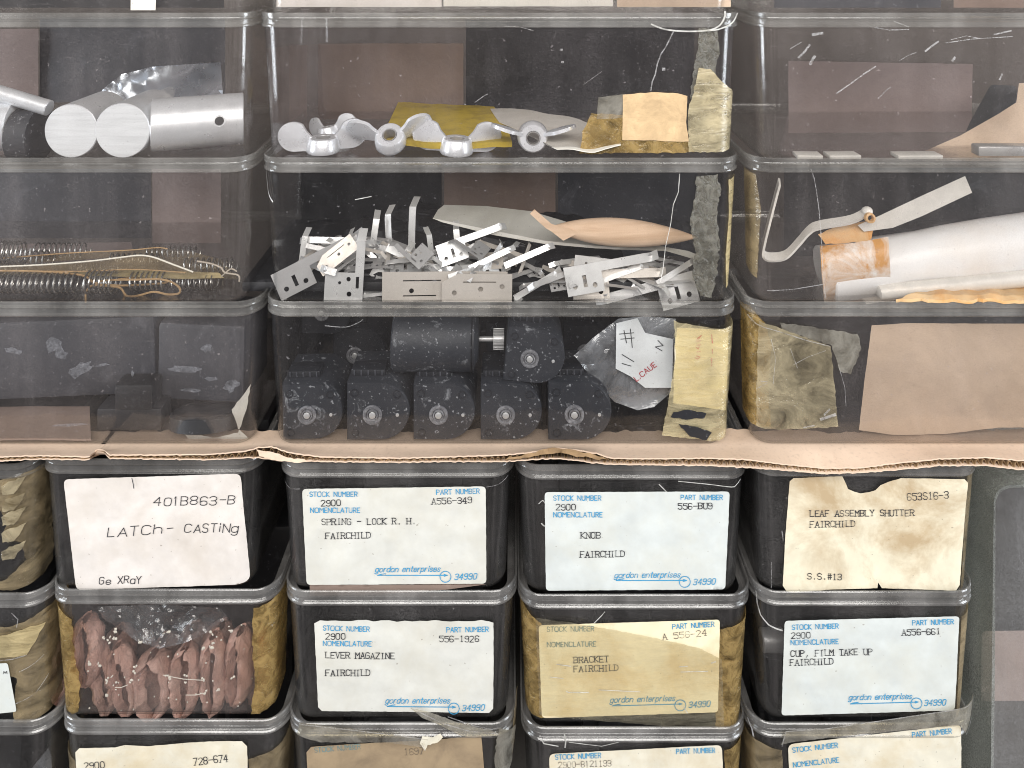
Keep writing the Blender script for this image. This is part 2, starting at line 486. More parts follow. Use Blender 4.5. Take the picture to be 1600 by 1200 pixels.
def circle(cx, cy, r, n=12): return [(cx + r * math.cos(2 * math.pi * i / n), cy + r * math.sin(2 * math.pi * i / n)) for i in range(n)]
def rect(x0, y0, x1, y1): return [(x0, y0), (x1, y0), (x1, y1), (x0, y1)]
def rounded(quad, r=8, n=4):
    out = []; m = len(quad)
    for i in range(m):
        p = Vector(quad[i]); a = Vector(quad[i - 1]); b = Vector(quad[(i + 1) % m])
        q0 = p + (a - p).normalized() * r; q1 = p + (b - p).normalized() * r
        for k in range(n + 1):
            t = k / n
            q = q0 * (1 - t) ** 2 + p * 2 * t * (1 - t) + q1 * t * t
            out.append((q.x, q.y))
    return out
def nz3(x, y, z=0., f=.02): return noise.noise(Vector((x * f, y * f, z)))
def depth_map(fn): return lambda u, v, w: P(u, v, fn(u, v) - w)
def rotm(roll=0, pitch=0, yaw=0):
    return Matrix.Rotation(math.radians(yaw), 3, 'Z') @ Matrix.Rotation(math.radians(pitch), 3, 'X') @ Matrix.Rotation(math.radians(-roll), 3, 'Y')

# ------------------------------------------------------------------ bins
class Bin:
    FL = 5.; T = 9.; R = 38.
    def __init__(s, x0, x1, ytop, zbot, depth, label, group, body='bin', rim='bin_rim', d0=0., name='storage_bin', cat='plastic bin'):
        k = (CAMD + d0) / CAMD
        s.cx = ((x0 + x1) / 2 - 800.) * k; s.hw = (x1 - x0) / 2 * k
        s.y0 = d0; s.dep = depth; s.zt = -(ytop - HZ) * k; s.H = s.zt - zbot; s.zb = zbot; s.zf = zbot + 3.6
        s.k = s.T / (s.H - 35.)
        s.root = thing(name, label, cat, (s.cx, s.y0 + depth / 2, zbot), group)
        s.shell(body); s.rim(rim)
    def loop(s, ins, z, r, n=9):
        hx = s.hw - ins; y0 = s.y0 + ins; y1 = s.y0 + s.dep - ins; out = []
        r = max(r, 1.5)
        for (cx, cyy, a0) in ((s.cx + hx - r, y0 + r, -90), (s.cx + hx - r, y1 - r, 0), (s.cx - hx + r, y1 - r, 90), (s.cx - hx + r, y0 + r, 180)):
            for i in range(n + 1):
                a = math.radians(a0 + 90. * i / n)
                out.append(Vector((cx + r * math.cos(a), cyy + r * math.sin(a), z)))
        return out
    def inset(s, z): return s.FL + s.k * (s.zt - 21. - z)
    def skin(s, rings, closed):
        V = []; F = []; n = len(rings[0])
        for r in rings: V += r
        m = len(rings)
        for j in range(m if closed else m - 1):
            a = j * n; b = ((j + 1) % m) * n
            for i in range(n):
                k = (i + 1) % n
                F.append((a + i, a + k, b + k, b + i))
        return V, F
    def shell(s, mat):
        zb = s.zb; t = 2.2; i0 = s.inset(s.zt - 21); i1 = s.inset(zb + 14)
        R = s.R - s.FL
        prof = [(i0, s.zt - 21, R), (s.inset(s.zt - s.H * .5), s.zt - s.H * .5, R - 1), (i1, zb + 14, R - 3), (i1 + 2.5, zb + 6, R - 5), (i1 + 7, zb + 1.5, R - 9), (i1 + 14, zb, R - 15)]
        pin = [(i1 + 14, zb + t, R - 16), (i1 + 8.5, zb + 1.5 + t, R - 11), (i1 + 4.5, zb + 7, R - 7.5), (i1 + t, zb + 15, R - 3 - t), (s.inset(s.zt - s.H * .5) + t, s.zt - s.H * .5, R - 1 - t), (i0 + t, s.zt - 21, R - t)]
        V, F = s.skin([s.loop(*p) for p in prof + pin], True)
        n = len(s.loop(*prof[0])); a = (len(prof) - 1) * n
        F = [f for f in F if not (min(f) >= a and max(f) < a + 2 * n)]
        F.append(tuple(range(a, a + n))); F.append(tuple(range(a + n, a + 2 * n))[::-1])
        s.body = mesh_obj('bin_body', V, F, M[mat], s.root, sharp=60)
    def rim(s, mat):
        z = s.zt; R = s.R
        prof = [(1.2, 0), (0, -1.2), (.3, -6.5), (1.6, -7.4), (1.2, -8.6), (.2, -9.4), (.4, -10.6), (1.6, -11.4), (1.8, -18.0), (.1, -19.6), (0, -21.8), (.8, -23), (s.FL - .3, -23), (s.FL + 2.4, -20), (s.FL + 3, -15.5), (15.5, -14.6), (15.5, -12.2), (5, -12), (4, -10), (3.4, -1), (2.8, 0)]
        V, F = s.skin([s.loop(i, z + dz, R - i) for i, dz in prof], True)
        s.rimo = mesh_obj('rim', V, F, M[mat], s.root, sharp=20)
    # --- places on the bin
    def front(s, u, v, w=0.):
        t = (CAMD + s.y0 + s.FL - w + s.k * (s.zt - 21.)) / (CAMD - s.k * (v - HZ))
        x = (u - 800.) * t; z = -(v - HZ) * t; y = -CAMD + CAMD * t
        ins = s.inset(z); r = s.R - s.FL - 2; hs = s.hw - ins - r
        e = abs(x - s.cx) - hs
        if e > 0:
            sg = 1 if x > s.cx else -1; a = e / r
            if a < math.pi / 2:
                x = s.cx + sg * (hs + (r + w) * math.sin(a)); y = y + w + r - (r + w) * math.cos(a)
            else:
                x = s.cx + sg * (hs + r + w); y = y + w + r + (e - r * math.pi / 2)
        return Vector((x, y, z))
    def fmap(s, off=.3, amp=0., freq=.03, seed=0., edge=None):
        def f(u, v, w):
            d = off + w
            if amp: d += amp * (1 + nz3(u, v, seed, freq)) * .5 + amp * .35 * abs(nz3(u, v, seed + 9, freq * 3))
            return s.front(u, v, d)
        return f
    def floor(s, u, v, lift=0.):
        t = -(s.zf + lift) / (v - HZ)
        return Vector(((u - 800.) * t, -CAMD + CAMD * t, s.zf + lift))
    def flmap(s, lift=0., amp=0., freq=.03, seed=0.):
        def f(u, v, w):
            p = s.floor(u, v, lift)
            p.z += w + (amp * (1 + nz3(u, v, seed, freq)) if amp else 0)
            return p
        return f

# ------------------------------------------------------------------ lettering: pen strokes on a 4 x 6 grid
G = {
'A': '00 26 40/12 32', 'B': '00 06/06 36 45 44 33 03/33 42 41 30 00', 'C': '45 36 16 05 01 10 30 41', 'D': '00 06/06 26 45 41 20 00',
'E': '46 06 00 40/03 33', 'F': '46 06 00/03 33', 'G': '45 36 16 05 01 10 30 41 43 23', 'H': '00 06/40 46/03 43', 'I': '20 26',
'J': '46 41 30 10 01', 'K': '00 06/46 03 40', 'L': '06 00 40', 'M': '00 06 23 46 40', 'N': '00 06 40 46', 'O': '10 30 41 45 36 16 05 01 10',
'P': '00 06/06 36 45 44 33 03', 'R': '00 06/06 36 45 44 33 03/23 40', 'S': '45 36 16 05 04 13 33 42 41 30 10 01', 'T': '06 46/26 20',
'U': '06 01 10 30 41 46', 'V': '06 20 46', 'X': '00 46/06 40', 'Y': '06 23 46/23 20', 'Z': '06 46 00 40',
'0': '10 30 41 45 36 16 05 01 10', '1': '15 26 20', '2': '05 16 36 45 44 00/00 40', '3': '05 16 36 45 44 33 13/33 42 41 30 10 01',
'4': '30 36 02 42', '5': '46 06 04/04 34 43 41 30 10 01', '6': '45 36 16 05 01 10 30 41 42 33 13 02', '7': '06 46 10',
'8': '13 04 05 16 36 45 44 33 13 02 01 10 30 41 42 33', '9': '01 10 30 41 45 36 16 05 04 13 33 44', '-': '03 43', '.': '20 21', ',': '21 1,-1',
'#': '10 16/30 36/02 42/04 44',
'a': '43 34 14 03 01 10 30 41/44 40', 'c': '43 34 14 03 01 10 30 41', 'd': '43 34 14 03 01 10 30 41/46 40', 'e': '02 42 43 34 14 03 01 10 30 41',
'g': '43 34 14 03 01 10 30 41/44 4,-1 3,-2 1,-2 0,-1', 'h': '06 00/03 14 34 43 40', 'i': '24 20/26 25', 'l': '26 20', 'n': '04 00/03 14 34 43 40', 'o': '10 30 41 43 34 14 03 01 10',
'p': '04 0,-2/03 14 34 43 41 30 10 01', 'r': '04 00/02 14 34', 's': '43 34 14 03 12 32 41 30 10 01', 't': '26 21 30 40/04 44', 'y': '04 20/44 1,-2', 'v': '04 20 44',
}
CURVY = set('BCDGOPRSUJ023568 9acdeghnoprst')
NARROW = {'I': .35, '1': .6, '-': .8, '.': .3, ',': .35, 'i': .3, 'l': .3, 't': .75, 'r': .7, ' ': .8, 'E': .82, 'F': .8, 'L': .8, 'M': 1.2, 'O': 1.25, 'C': 1.1, 'N': 1.1, 'A': 1.1, 'R': .95, 'B': .95, 'S': .9, 'T': .95, 's': .85, 'o': 1.1, 'K': .95}

def glyph(ch):
    out = []
    for st in G.get(ch, '').split('/'):
        pts = []
        for tk in st.split():
            if ',' in tk: a, b = tk.split(','); pts.append((float(a), float(b)))
            else: pts.append((float(tk[0]), float(tk[1])))
        if len(pts) > 1: out.append(pts)
    return out

def chaikin(pts):
    closed = pts[0] == pts[-1]
    for _ in range(2):
        q = [] if closed else [pts[0]]
        for i in range(len(pts) - 1):
            a, b = pts[i], pts[i + 1]
            q += [(a[0] * .75 + b[0] * .25, a[1] * .75 + b[1] * .25), (a[0] * .25 + b[0] * .75, a[1] * .25 + b[1] * .75)]
        q.append(q[0] if closed else pts[-1]); pts = q
    return pts

class Writing:
    """collects pen strokes in sheet coordinates and lays them on the sheet as ink"""
    def __init__(s, fmap, w=1.0): s.m = MB(); s.f = fmap; s.w = w; s.i = 0; s.r = random.Random(3)
    def stroke(s, pts, width):
        """split at sharp turns so that the pen keeps its width"""
        run = [pts[0]]
        for i in range(1, len(pts)):
            run.append(pts[i])
            if i < len(pts) - 1:
                a = Vector(pts[i]) - Vector(pts[i - 1]); b = Vector(pts[i + 1]) - Vector(pts[i])
                if a.length > 1e-6 and b.length > 1e-6 and a.angle(b) > .9:
                    s.bit(run, width); run = [pts[i]]
        s.bit(run, width)
    def bit(s, pts, width):
        q = [pts[0]]
        for a, b in zip(pts, pts[1:]):
            n = max(1, int(math.hypot(b[0] - a[0], b[1] - a[1]) / 5.))
            q += [(a[0] + (b[0] - a[0]) * k / n, a[1] + (b[1] - a[1]) * k / n) for k in range(1, n + 1)]
        pts = q
        s.i += 1; w = s.w + .55 + (s.i % 40) * .012
        n = len(pts); V = []
        for i in range(n):
            a = Vector(pts[max(i - 1, 0)]); b = Vector(pts[min(i + 1, n - 1)])
            t = (b - a); t = t.normalized() if t.length else Vector((1, 0)); q = Vector((-t.y, t.x)) * width / 2
            p = Vector(pts[i])
            if i == 0: p = p - t * width * .35
            if i == n - 1: p = p + t * width * .35
            V += [s.f(p.x + q.x, p.y + q.y, w), s.f(p.x - q.x, p.y - q.y, w)]
        s.m.add(V, [(2 * i, 2 * i + 1, 2 * i + 3, 2 * i + 2) for i in range(n - 1)])
    def text(s, txt, x0, y0, x1, y1, h, width=1.5, mode='type', slant=0., jit=0.):
        d = Vector((x1 - x0, y1 - y0)); L = d.length; d.normalize(); up = Vector((d.y, -d.x))
        adv = []
        for c in txt:
            adv.append(1. if mode == 'type' else NARROW.get(c, 1.))
        gap = .32 if mode == 'type' else .38
        tot = sum(adv) + gap * (len(txt) - 1)
        k = L / tot; x = 0.
        for c, a in zip(txt, adv):
            gw = k * a; jx = s.r.uniform(-jit, jit); jy = s.r.uniform(-jit, jit)
            js = 1 + s.r.uniform(-jit, jit) * .06; sl = slant + s.r.uniform(-jit, jit) * .05
            for st in glyph(c):
                pts = st
                ser = []
                if mode == 'type' and c.isupper() or mode == 'type' and c in '14I7':
                    for e in (st[0], st[-1]):
                        if e[1] in (0., 6.) and st[0] != st[-1]:
                            nb = st[1] if e == st[0] else st[-2]
                            if abs(nb[1] - e[1]) > .5:
                                ser.append([(e[0] - 1.0, e[1]), (e[0] + 1.0, e[1])])
                if c in CURVY and len(st) > 3: pts = chaikin(st)
                for q in [pts] + ser:
                    out = []
                    for (gx, gy) in q:
                        X = x + jx + (gx / 4.) * gw + sl * gy / 6. * h; Y = jy + gy / 6. * h * js
                        p = Vector((x0, y0)) + d * X + up * Y
                        out.append((p.x, p.y))
                    s.stroke(out, width * (.8 if q in ser else 1))
            x += gw + k * gap
    def build(s, name, mat, parent): return s.m.build(name, mat, parent, smooth=False, recalc=False)

def card_label(b, quad, mat, r=8, off=.6, amp=2.4, notch=None, th=.8, seed=1, name='paper_label', jit=.25):
    ol = notch if notch else rounded(quad, r)
    fm = b.fmap(off, amp, .018, seed)
    return sheet(name, M[mat], b.root, ol, fm, th, 6, jit=jit, seed=seed), fm

def printed(o, fm, xs, blue='ink_blue', th=.8):
    """the blue form lines: xs = list of (text, x0, y0, x1, y1)"""
    for (t, x0, y0, x1, y1) in xs:
        W = Writing(fm, th); nm = 'printed_text'
        if t.startswith('~'):       # long arrow with a barb, running into a ring
            nm = 'printed_emblem'
            r = 8.6
            W.stroke([(x0, y0), (x1 + 3, y1)], 1.5)
            W.stroke([(x0, y0), (x0 + 5, y0 - 1.6), (x0 + 12, y0 - 2.6)], 1.5)
            W.stroke([(x1 - 1, y1 - 1.6), (x1 + 4, y1), (x1 - 1, y1 + 1.6)], 1.2)
            W.stroke(circle(x1 + 1, y1 + 2.2, r, 22) + circle(x1 + 1, y1 + 2.2, r, 22)[:1], 1.4)
        elif t.startswith('gordon'): W.text(t, x0, y0, x1, y1, 8.6, 1.3, 'sans', slant=.3)
        elif t[0].isdigit(): W.text(t, x0, y0, x1, y1, 9, 1.4, 'sans', slant=.25)
        else: W.text(t, x0, y0, x1, y1, 7.4, 1.3, 'sans')
        W.build(nm, M[blue], o)

def typed(o, fm, xs, mat='ink_black', h=9.2, th=.8):
    for (t, x0, y0, x1, y1) in xs:
        W = Writing(fm, th); W.text(t, x0, y0, x1, y1, h, 1.3, 'type', jit=.35); W.build('typed_text', M[mat], o)

def form(b, quad, mat, sx, sy, px, py, lx, ly, a=0., **k):
    """a stock label with its form lines; sx, sy etc. say where each line starts"""
    o, fm = card_label(b, quad, mat, **k)
    return o, fm

def lines(b, pts_list, name, mat, width, off=.5, parent=None):
    """scratches, cracks and creases: one mesh for each mark"""
    for p, wd in pts_list:
        W = Writing(b.fmap(off), 0.); W.stroke(p, wd * width)
        W.build({'scratches': 'scratch', 'chips': 'chip', 'creases': 'crease'}.get(name, name), M[mat], parent or b.root)

# ------------------------------------------------------------------ the setting
def plane_obj(name, pts, mat):
    o = mesh_obj(name, [Vector(p) for p in pts], [(0, 1, 2, 3)], mat, recalc=False); o['kind'] = 'structure'; return o
plane_obj('wall', [(-3500, 1150, -1452), (3500, 1150, -1452), (3500, 1150, 900), (-3500, 1150, 900)], M['backdrop'])
mb = MB(); mb.box((0, 480, -1467), (4200, 1100, 30), bev=2)
o = mb.build('shelf', M['shelf']); o['kind'] = 'structure'

# ------------------------------------------------------------------ the stacks
GU = 'long bins stacked above the cardboard'
GL = 'narrow bins stacked under the cardboard'
SH = -1451.5
DU = 400.
N = 12.2
z1, z2, z3 = -120., -347., -572.
A0 = Bin(-363, 390, -205, z1 - N, DU, 'clear bin with dark contents, cut off above the bin of aluminium rods', GU)
B0 = Bin(400, 1160, -205, z1 - N, DU, 'clear bin of papers, cut off above the bin of wing nuts', GU)
C0 = Bin(1176, 1930, -205, z1 - N, DU, 'clear bin with a painted grey haze, cut off at top right of the photo', GU)
A1 = Bin(-363, 392, 20, z2 - N, DU, 'clear bin holding sawn aluminium rods', GU)
B1 = Bin(398, 1162, 20, z2 - N, DU, 'clear bin holding wing nuts, a yellow card and kraft tape', GU, 'bin_mid')
C1 = Bin(1180, 1935, 20, z2 - N, DU, 'scratched clear bin, nearly empty, with a brown card at its back', GU)
A2 = Bin(-365, 390, 247, z3 - N, DU, 'clear bin holding coil springs, twine and cellophane', GU)
B2 = Bin(402, 1161, 247, z3 - N, DU, 'clear bin heaped with flat metal clips', GU, 'bin_clear')
C2 = Bin(1172, 1927, 247, z3 - N, DU, 'clear bin holding rusty white strips and a white roll', GU)
A3 = Bin(-351, 404, 472, -808.0, DU, 'clear bin holding large black parts above the cardboard', GU)
B3 = Bin(408, 1157, 472, -808.0, DU, 'clear bin holding black motors', GU, 'bin_clear')
C3 = Bin(1168, 1923, 472, -808.0, DU, 'clear bin with a brown envelope and torn yellow tape', GU)

def small(x0, x1, yt, below, label, **k):
    return Bin(x0, x1, yt, (-(below + 100) - N) if below else SH, 700., label, GL, k.pop('body', 'smoky'), k.pop('rim', 'smoky_rim'), **k)
L1 = small(-310, 53, 726, 928, 'smoky bin with crumpled tan tape, top of the cut-off left stack')
L2 = small(-293, 72, 928, 1127, 'smoky bin wrapped in tan tape with a white label strip')
L3 = small(-285, 82, 1127, None, 'smoky bin at the bottom left corner, holding a film bag')
D1 = small(53, 405, 718, 922, 'smoky bin with handwritten label LATCH - CASTING')
E1 = small(69, 434, 922, 1126, 'yellowed bin full of folded reddish leather pieces', body='bin', rim='smoky_rim')
F1 = small(84, 448, 1126, None, 'smoky bin with torn cream label reading 728-674')
D2 = small(430, 804, 724, 924, 'smoky bin with white label SPRING - LOCK R. H.')
E2 = small(438, 808, 924, 1131, 'smoky bin with white label LEVER MAGAZINE')
F2 = small(444, 806, 1131, None, 'smoky bin with brown worn label under torn tape')
D3 = small(804, 1175, 727, 930, 'smoky bin with white label KNOB')
E3 = small(809, 1180, 930, 1138, 'smoky bin with amber taped label BRACKET')
F3 = small(814, 1172, 1138, None, 'smoky bin with cream label below the amber BRACKET bin')
D4 = small(1175, 1540, 722, 925, 'smoky bin with stained cream label LEAF ASSEMBLY SHUTTER')
E4 = small(1180, 1534, 925, 1131, 'smoky bin with white label CUP, FILM TAKE UP')
F4 = small(1171, 1527, 1131, None, 'smoky bin with tilted cream label, bottom of the right stack')

# ------------------------------------------------------------------ cardboard between the stacks
def cardboard():
    top = [(-420, 714), (0, 713), (60, 711), (138, 713), (143, 711), (150, 702), (162, 702), (170, 710), (240, 710), (330, 709), (385, 704), (405, 698), (425, 697), (450, 706), (500, 713), (620, 715), (700, 713), (790, 710), (830, 706), (866, 699), (890, 701), (930, 707), (955, 715), (1010, 716), (1100, 715), (1165, 717), (1220, 724), (1290, 731), (1345, 730), (1400, 723), (1470, 716), (1540, 714), (1600, 719), (2000, 722)]
    bot = [(-420, 723), (0, 721), (60, 718), (138, 719), (143, 716), (150, 707), (162, 707), (170, 717), (240, 718), (330, 719), (385, 716), (405, 716), (425, 718), (450, 719), (500, 722), (620, 723), (700, 722), (790, 722), (830, 719), (866, 717), (890, 719), (930, 724), (955, 726), (1010, 727), (1100, 728), (1165, 731), (1220, 735), (1290, 741), (1345, 739), (1400, 735), (1470, 728), (1540, 728), (1600, 735), (2000, 737)]
    def lerp(t, x):
        for (a, ya), (b, yb) in zip(t, t[1:]):
            if a <= x <= b: return ya + (yb - ya) * (x - a) / (b - a)
        return t[-1][1]
    root = thing('cardboard_sheet', 'torn brown corrugated cardboard sheet lying between the upper and lower bins', 'cardboard', (0, 350, -818))
    r = random.Random(5)
    xs = [-420 + i * 4 for i in range(606)]
    def fd(x): return (-24. if not 141 < x < 168 else -4.) - 4 * nz3(x, 0, 3, .02) - 2.0 * nz3(x, 0, 8, .15)
    def liner(name, tab, t, dz_back, mat, jz):
        V = []; F = []
        for i, x in enumerate(xs):
            y = lerp(tab, x) + jz * nz3(x, 0, 5, .14) + jz * .6 * nz3(x, 1, 5, .5)
            e = P(x, y, fd(x)); ex = e.x
            rows = [e, Vector((ex, fd(x) * .55, e.z * .75 + dz_back * .25)), Vector((ex, 8, e.z * .12 + dz_back * .88)), Vector((ex, 22, dz_back)), Vector((ex, 56 + 14 * nz3(x, 3, 1, .01) + 5 * nz3(x, 5, 1, .1), dz_back))]
            V += rows + [q - Vector((0, 0, t)) for q in rows]
        n = 10
        for i in range(len(xs) - 1):
            a = i * n; b = a + n
            for k in range(4):
                F.append((a + k, b + k, b + k + 1, a + k + 1)); F.append((a + 5 + k, a + 6 + k, b + 6 + k, b + 5 + k))
            F.append((a, a + 5, b + 5, b)); F.append((a + 4, b + 4, b + 9, a + 9))
        return mesh_obj(name, V, F, mat, root, sharp=50)
    liner('top_liner', top, 2.0, -808.4, M['cardboard'], 1.2)
    liner('bottom_liner', [(x, y - 1.5) for x, y in bot], 1.6, -816.0, M['cardboard'], 1.6)
    # the fluted core, zig-zagging between the liners
    V = []; F = []; i = 0; x = -420.
    while x < 2000:
        yt = lerp(top, x) + 3.0; yb = lerp(bot, x) - 2.6
        ph = math.sin(x * .62 + 2 * nz3(x, 0, 1, .05))
        k = .5 + .5 * max(-1, min(1, ph * 1.4))
        y = yt + (yb - yt) * k
        d = fd(x) + 2.5 + 1.5 * nz3(x, 4, 2, .3)
        e = P(x, y, d); bz = -811.2 - 3.0 * k
        rows = [e, Vector((e.x, 12, bz)), Vector((e.x, 40, bz))]
        V += rows + [q - Vector((0, 0, 1.3)) for q in rows]
        if i:
            a = (i - 1) * 6; b = i * 6
            F += [(a, b, b + 1, a + 1), (a + 1, b + 1, b + 2, a + 2), (a + 3, a + 4, b + 4, b + 3), (a + 4, a + 5, b + 5, b + 4), (a, a + 3, b + 3, b)]
        i += 1; x += 1.6
    mesh_obj('fluted_core', V, F, M['cardboard_edge'], root, sharp=50)
    # torn plies hanging at the front edge
    fm = depth_map(lambda u, v: fd(u) - 1.5 + 1.2 * nz3(u, v, 2, .1))
    sheet('torn_ply', M['cardboard_edge'], root, [(858, 700), (884, 701), (905, 705), (925, 709), (952, 718), (930, 718), (915, 713), (900, 714), (886, 709), (870, 708), (840, 712), (812, 717), (780, 719), (800, 714), (832, 708)], fm, 1.5, 5, jit=1.2, seed=4)
    sheet('torn_ply', M['cardboard'], root, [(400, 702), (425, 706), (450, 715), (490, 720), (460, 723), (425, 719), (405, 713)], fm, 1.5, 5, jit=1.0, seed=5)
cardboard()

# ------------------------------------------------------------------ A1: aluminium rods
def rod(label, p, axis, r, L, hole=None, hole_t=None):
    a = Vector(axis).normalized()
    root = thing('aluminium_rod', label, 'metal rod', Vector(p) - Vector((0, 0, r)), 'aluminium rods in the top left bin')
    mb = MB(); mb.lathe(p, a, [(0, r - 1.2), (1.2, r), (L - 1.2, r), (L, r - 1.2)], 48, close=False)
    mb.build('rod_body', M['alu'], root, sharp=30)
    mb = MB()
    mb.lathe(Vector(p) - a * .1, a, [(0, r - 1.2), (.6, r - 1.2)], 48)
    mb.build('sawn_end', M['alu_face'], root)
    mb = MB(); mb.lathe(Vector(p) + a * (L - .5), a, [(0, r - 1.2), (.6, r - 1.2)], 48)
    mb.build('sawn_end', M['alu_face'], root)
    if hole:
        q, n, hr = hole
        mb = MB(); n = Vector(n).normalized()
        mb.ring(q, n, [(-3, hr * .8), (.6, hr), (.6, hr + 1.2), (-3, hr + 1.4)], 20); mb.build('hole_rim', M['alu'], root)
        mb = MB(); mb.lathe(Vector(q) - n * 2, n, [(0, hr * .85), (2.3, hr * .85)], 20); mb.build('hole_shade', M['black'], root)  # black plug paints the shade inside a hole that isn't cut
    return root
zf = A1.zf
def rod_at(px, d, r): return Vector(((px - 800) * (CAMD + d) / CAMD, d, zf + r))
rod('aluminium rod seen end on, the left one of two side by side', rod_at(111, 31, 43), (0, 1, 0), 43, 105)
rod('aluminium rod seen end on, touching the sideways rod with a drilled hole', rod_at(191, 30, 44), (0, 1, 0), 44, 112)
p = rod_at(238, 70, 43)
q = p + Vector((.938, .347, 0)) * 104 + Vector((.341, -.922, .18)) * 43
rod('aluminium rod lying sideways with a small drilled hole near its end', p, (1, .37, 0), 43, 142, (q, (.341, -.922, .18), 8.5))
p = rod_at(-110, 78, 43); rod('short aluminium rod lying sideways at the left edge of the photo', p, (1, 0, 0), 43, 150)
mb = MB(); mb.lathe(P(30, 210, 74) + Vector((0, 0, 0)), (1, 0, 0), [(0, 40), (0.5, 44.2), (36, 44.2), (36.5, 40)], 40)
o = mb.build('rod_collar', M['motor'], None); setp(o, 'dark collar round the short rod at the left edge', 'collar')
p = rod_at(245, 250, 38); rod('small rod end showing behind the two end-on rods', p, (0, 1, 0), 22, 60)
mb = MB(); mb.lathe(P(-60, 128, 66), (P(87, 172, 62) - P(-60, 128, 66)), [(0, 12), (1, 13), (152, 13), (153, 12)], 24)
o = mb.build('thin_tube', M['alu'], None); setp(o, 'thin metal tube lying slanted on top of the rods', 'metal tube')
o = sheet('metal_foil', M['foil'], None, [(145, 172), (160, 140), (190, 116), (240, 104), (345, 97), (350, 176)], depth_map(lambda u, v: 300 + (v - 130) * -1.2 + 22 * math.sin(u * .03 + v * .05) + 10 * nz3(u, v, 2, .05)), 2, 8)
setp(o, 'shiny crumpled metal foil sheet standing behind the aluminium rods', 'foil')
def card_at(name, label, poly, d, mat, tilt=0., amp=4., th=3., cat='card', seed=1, step=14, group=None, jit=.3):  # some back cards are added to stand for room reflections or dark insides
    o = sheet(name, M[mat], None, poly, depth_map(lambda u, v: d + tilt * (v - poly[0][1]) + amp * nz3(u, v, seed, .012)), th, step, jit=jit, seed=seed)
    return setp(o, label, cat, group)
card_at('brown_card', 'brownish card added for a reflected patch at left behind the rods', rect(-120, 45, 60, 168), 360, 'mauve_card')
card_at('shade_card', 'dark grey card added behind the foil to darken the rods bin', rect(62, 22, 352, 160), 372, 'grey_part', seed=3)  # added to keep the inside behind the foil dark

# ------------------------------------------------------------------ B1: wing nuts, card, paper, tape
def wing_nut(label, c, roll=0, pitch=0, yaw=0, s=1., open_hub=False, spread=35):
    R = rotm(roll, pitch, yaw); c = Vector(c)
    root = thing('wing_nut', label, 'wing nut', c - Vector((0, 0, 14 * s)), 'wing nuts in the top middle bin')
    mb = MB(); ax = R @ Vector((0, 0, 1))
    mb.ring(c - ax * 15 * s, ax, [(0, 9 * s), (0, 20 * s), (2 * s, 21.5 * s), (6 * s, 21 * s), (17 * s, 19 * s), (19 * s, 17.5 * s), (19 * s, 10 * s), (17 * s, 9 * s)], 32)
    mb.build('hub', M['zinc'], root, sharp=50)
    mb = MB()
    mb.ring(c - ax * 14 * s, ax, [(0, 8.2 * s), (18 * s, 8.2 * s), (18 * s, 9.1 * s), (0, 9.1 * s)], 24)
    mb.build('thread', M['steel_dark'], root)
    for sg in (-1, 1):
        a = math.radians(spread) * .45
        ear = [(12, -11), (24, -13)] + [(39 + 21 * math.cos(t), 3 + 19 * math.sin(t)) for t in [math.radians(-100 + 215 * i / 16) for i in range(17)]] + [(24, 13), (14, 6)]
        Rl = Matrix.Rotation(-sg * a * .6, 3, 'Y') @ Matrix.Rotation(sg * .30, 3, 'Z')
        def f(u, v, wd):
            r2 = (Vector((u - 39, v - 3)).length / 20.)
            t = (wd - .5) * (6.5 - 2.2 * min(1., r2) ** 3)      # a little thicker in the middle
            return c + R @ (Rl @ Vector((sg * u * s, -t * s, (v - 5) * s)))
        sheet('wing', M['zinc'], root, ear, f, 1., 7, sharp=40)
    return root
fz = B1.zf
def onf(px, d, h): return Vector(((px - 800) * (CAMD + d) / CAMD, d, fz + h))
wing_nut('wing nut lying at the left end of the row with its wing facing out', onf(505, 62, 20), yaw=14, s=1.26)
wing_nut('wing nut second from left, tipped so its bored hub end faces out', onf(609, 56, 28), roll=6, pitch=44, yaw=10, s=1.22)
wing_nut('wing nut standing upright in front of the yellow card with both wings spread', onf(714, 56, 20), roll=-3, yaw=4, s=1.28)
wing_nut('wing nut at right with its round bore facing the camera', onf(833, 46, 28), roll=-8, pitch=84, yaw=-8, s=1.2)
wing_nut('wing nut lying behind the leftmost wing nut', onf(512, 150, 17), roll=12, yaw=-24, s=.9)
o = sheet('yellow_card', M['yellow_card'], None, [(596, 228), (622, 170), (640, 169), (772, 177), (790, 200), (800, 232), (700, 236)], B1.flmap(6, 3, .02, 2), 9, 12, jit=.6)
setp(o, 'yellow card lying flat behind the wing nuts', 'card')
o = sheet('white_paper', M['paper'], None, [(766, 176), (800, 178), (850, 185), (906, 193), (960, 210), (970, 240), (930, 243), (870, 240), (812, 214), (780, 196)], B1.flmap(14, 8, .02, 4), 1.2, 8)
setp(o, 'white paper scrap curling on the floor behind the right wing nut', 'paper')
card_at('brown_card', 'brown card standing at the back above the wing nuts', rect(497, 68, 724, 186), 368, 'brown_card', seed=5)
card_at('shade_card', 'black card added to shade the back of the wing nut bin', rect(728, 30, 1085, 185), 374, 'black', seed=6)  # dark sheet standing in for the unlit back of the bin
card_at('grey_card', 'narrow tan strip of card at the left side of the wing nut bin', rect(452, 70, 480, 200), 330, 'brown_card', seed=8)
sheet('kraft_tape', M['kraft_tape'], B1.root, [(973, 148), (1018, 144), (1060, 146), (1074, 150), (1072, 190), (1076, 221), (1030, 220), (972, 219)], B1.fmap(1.6, 1.5, .03), 1.0, 8, jit=.8, seed=3)
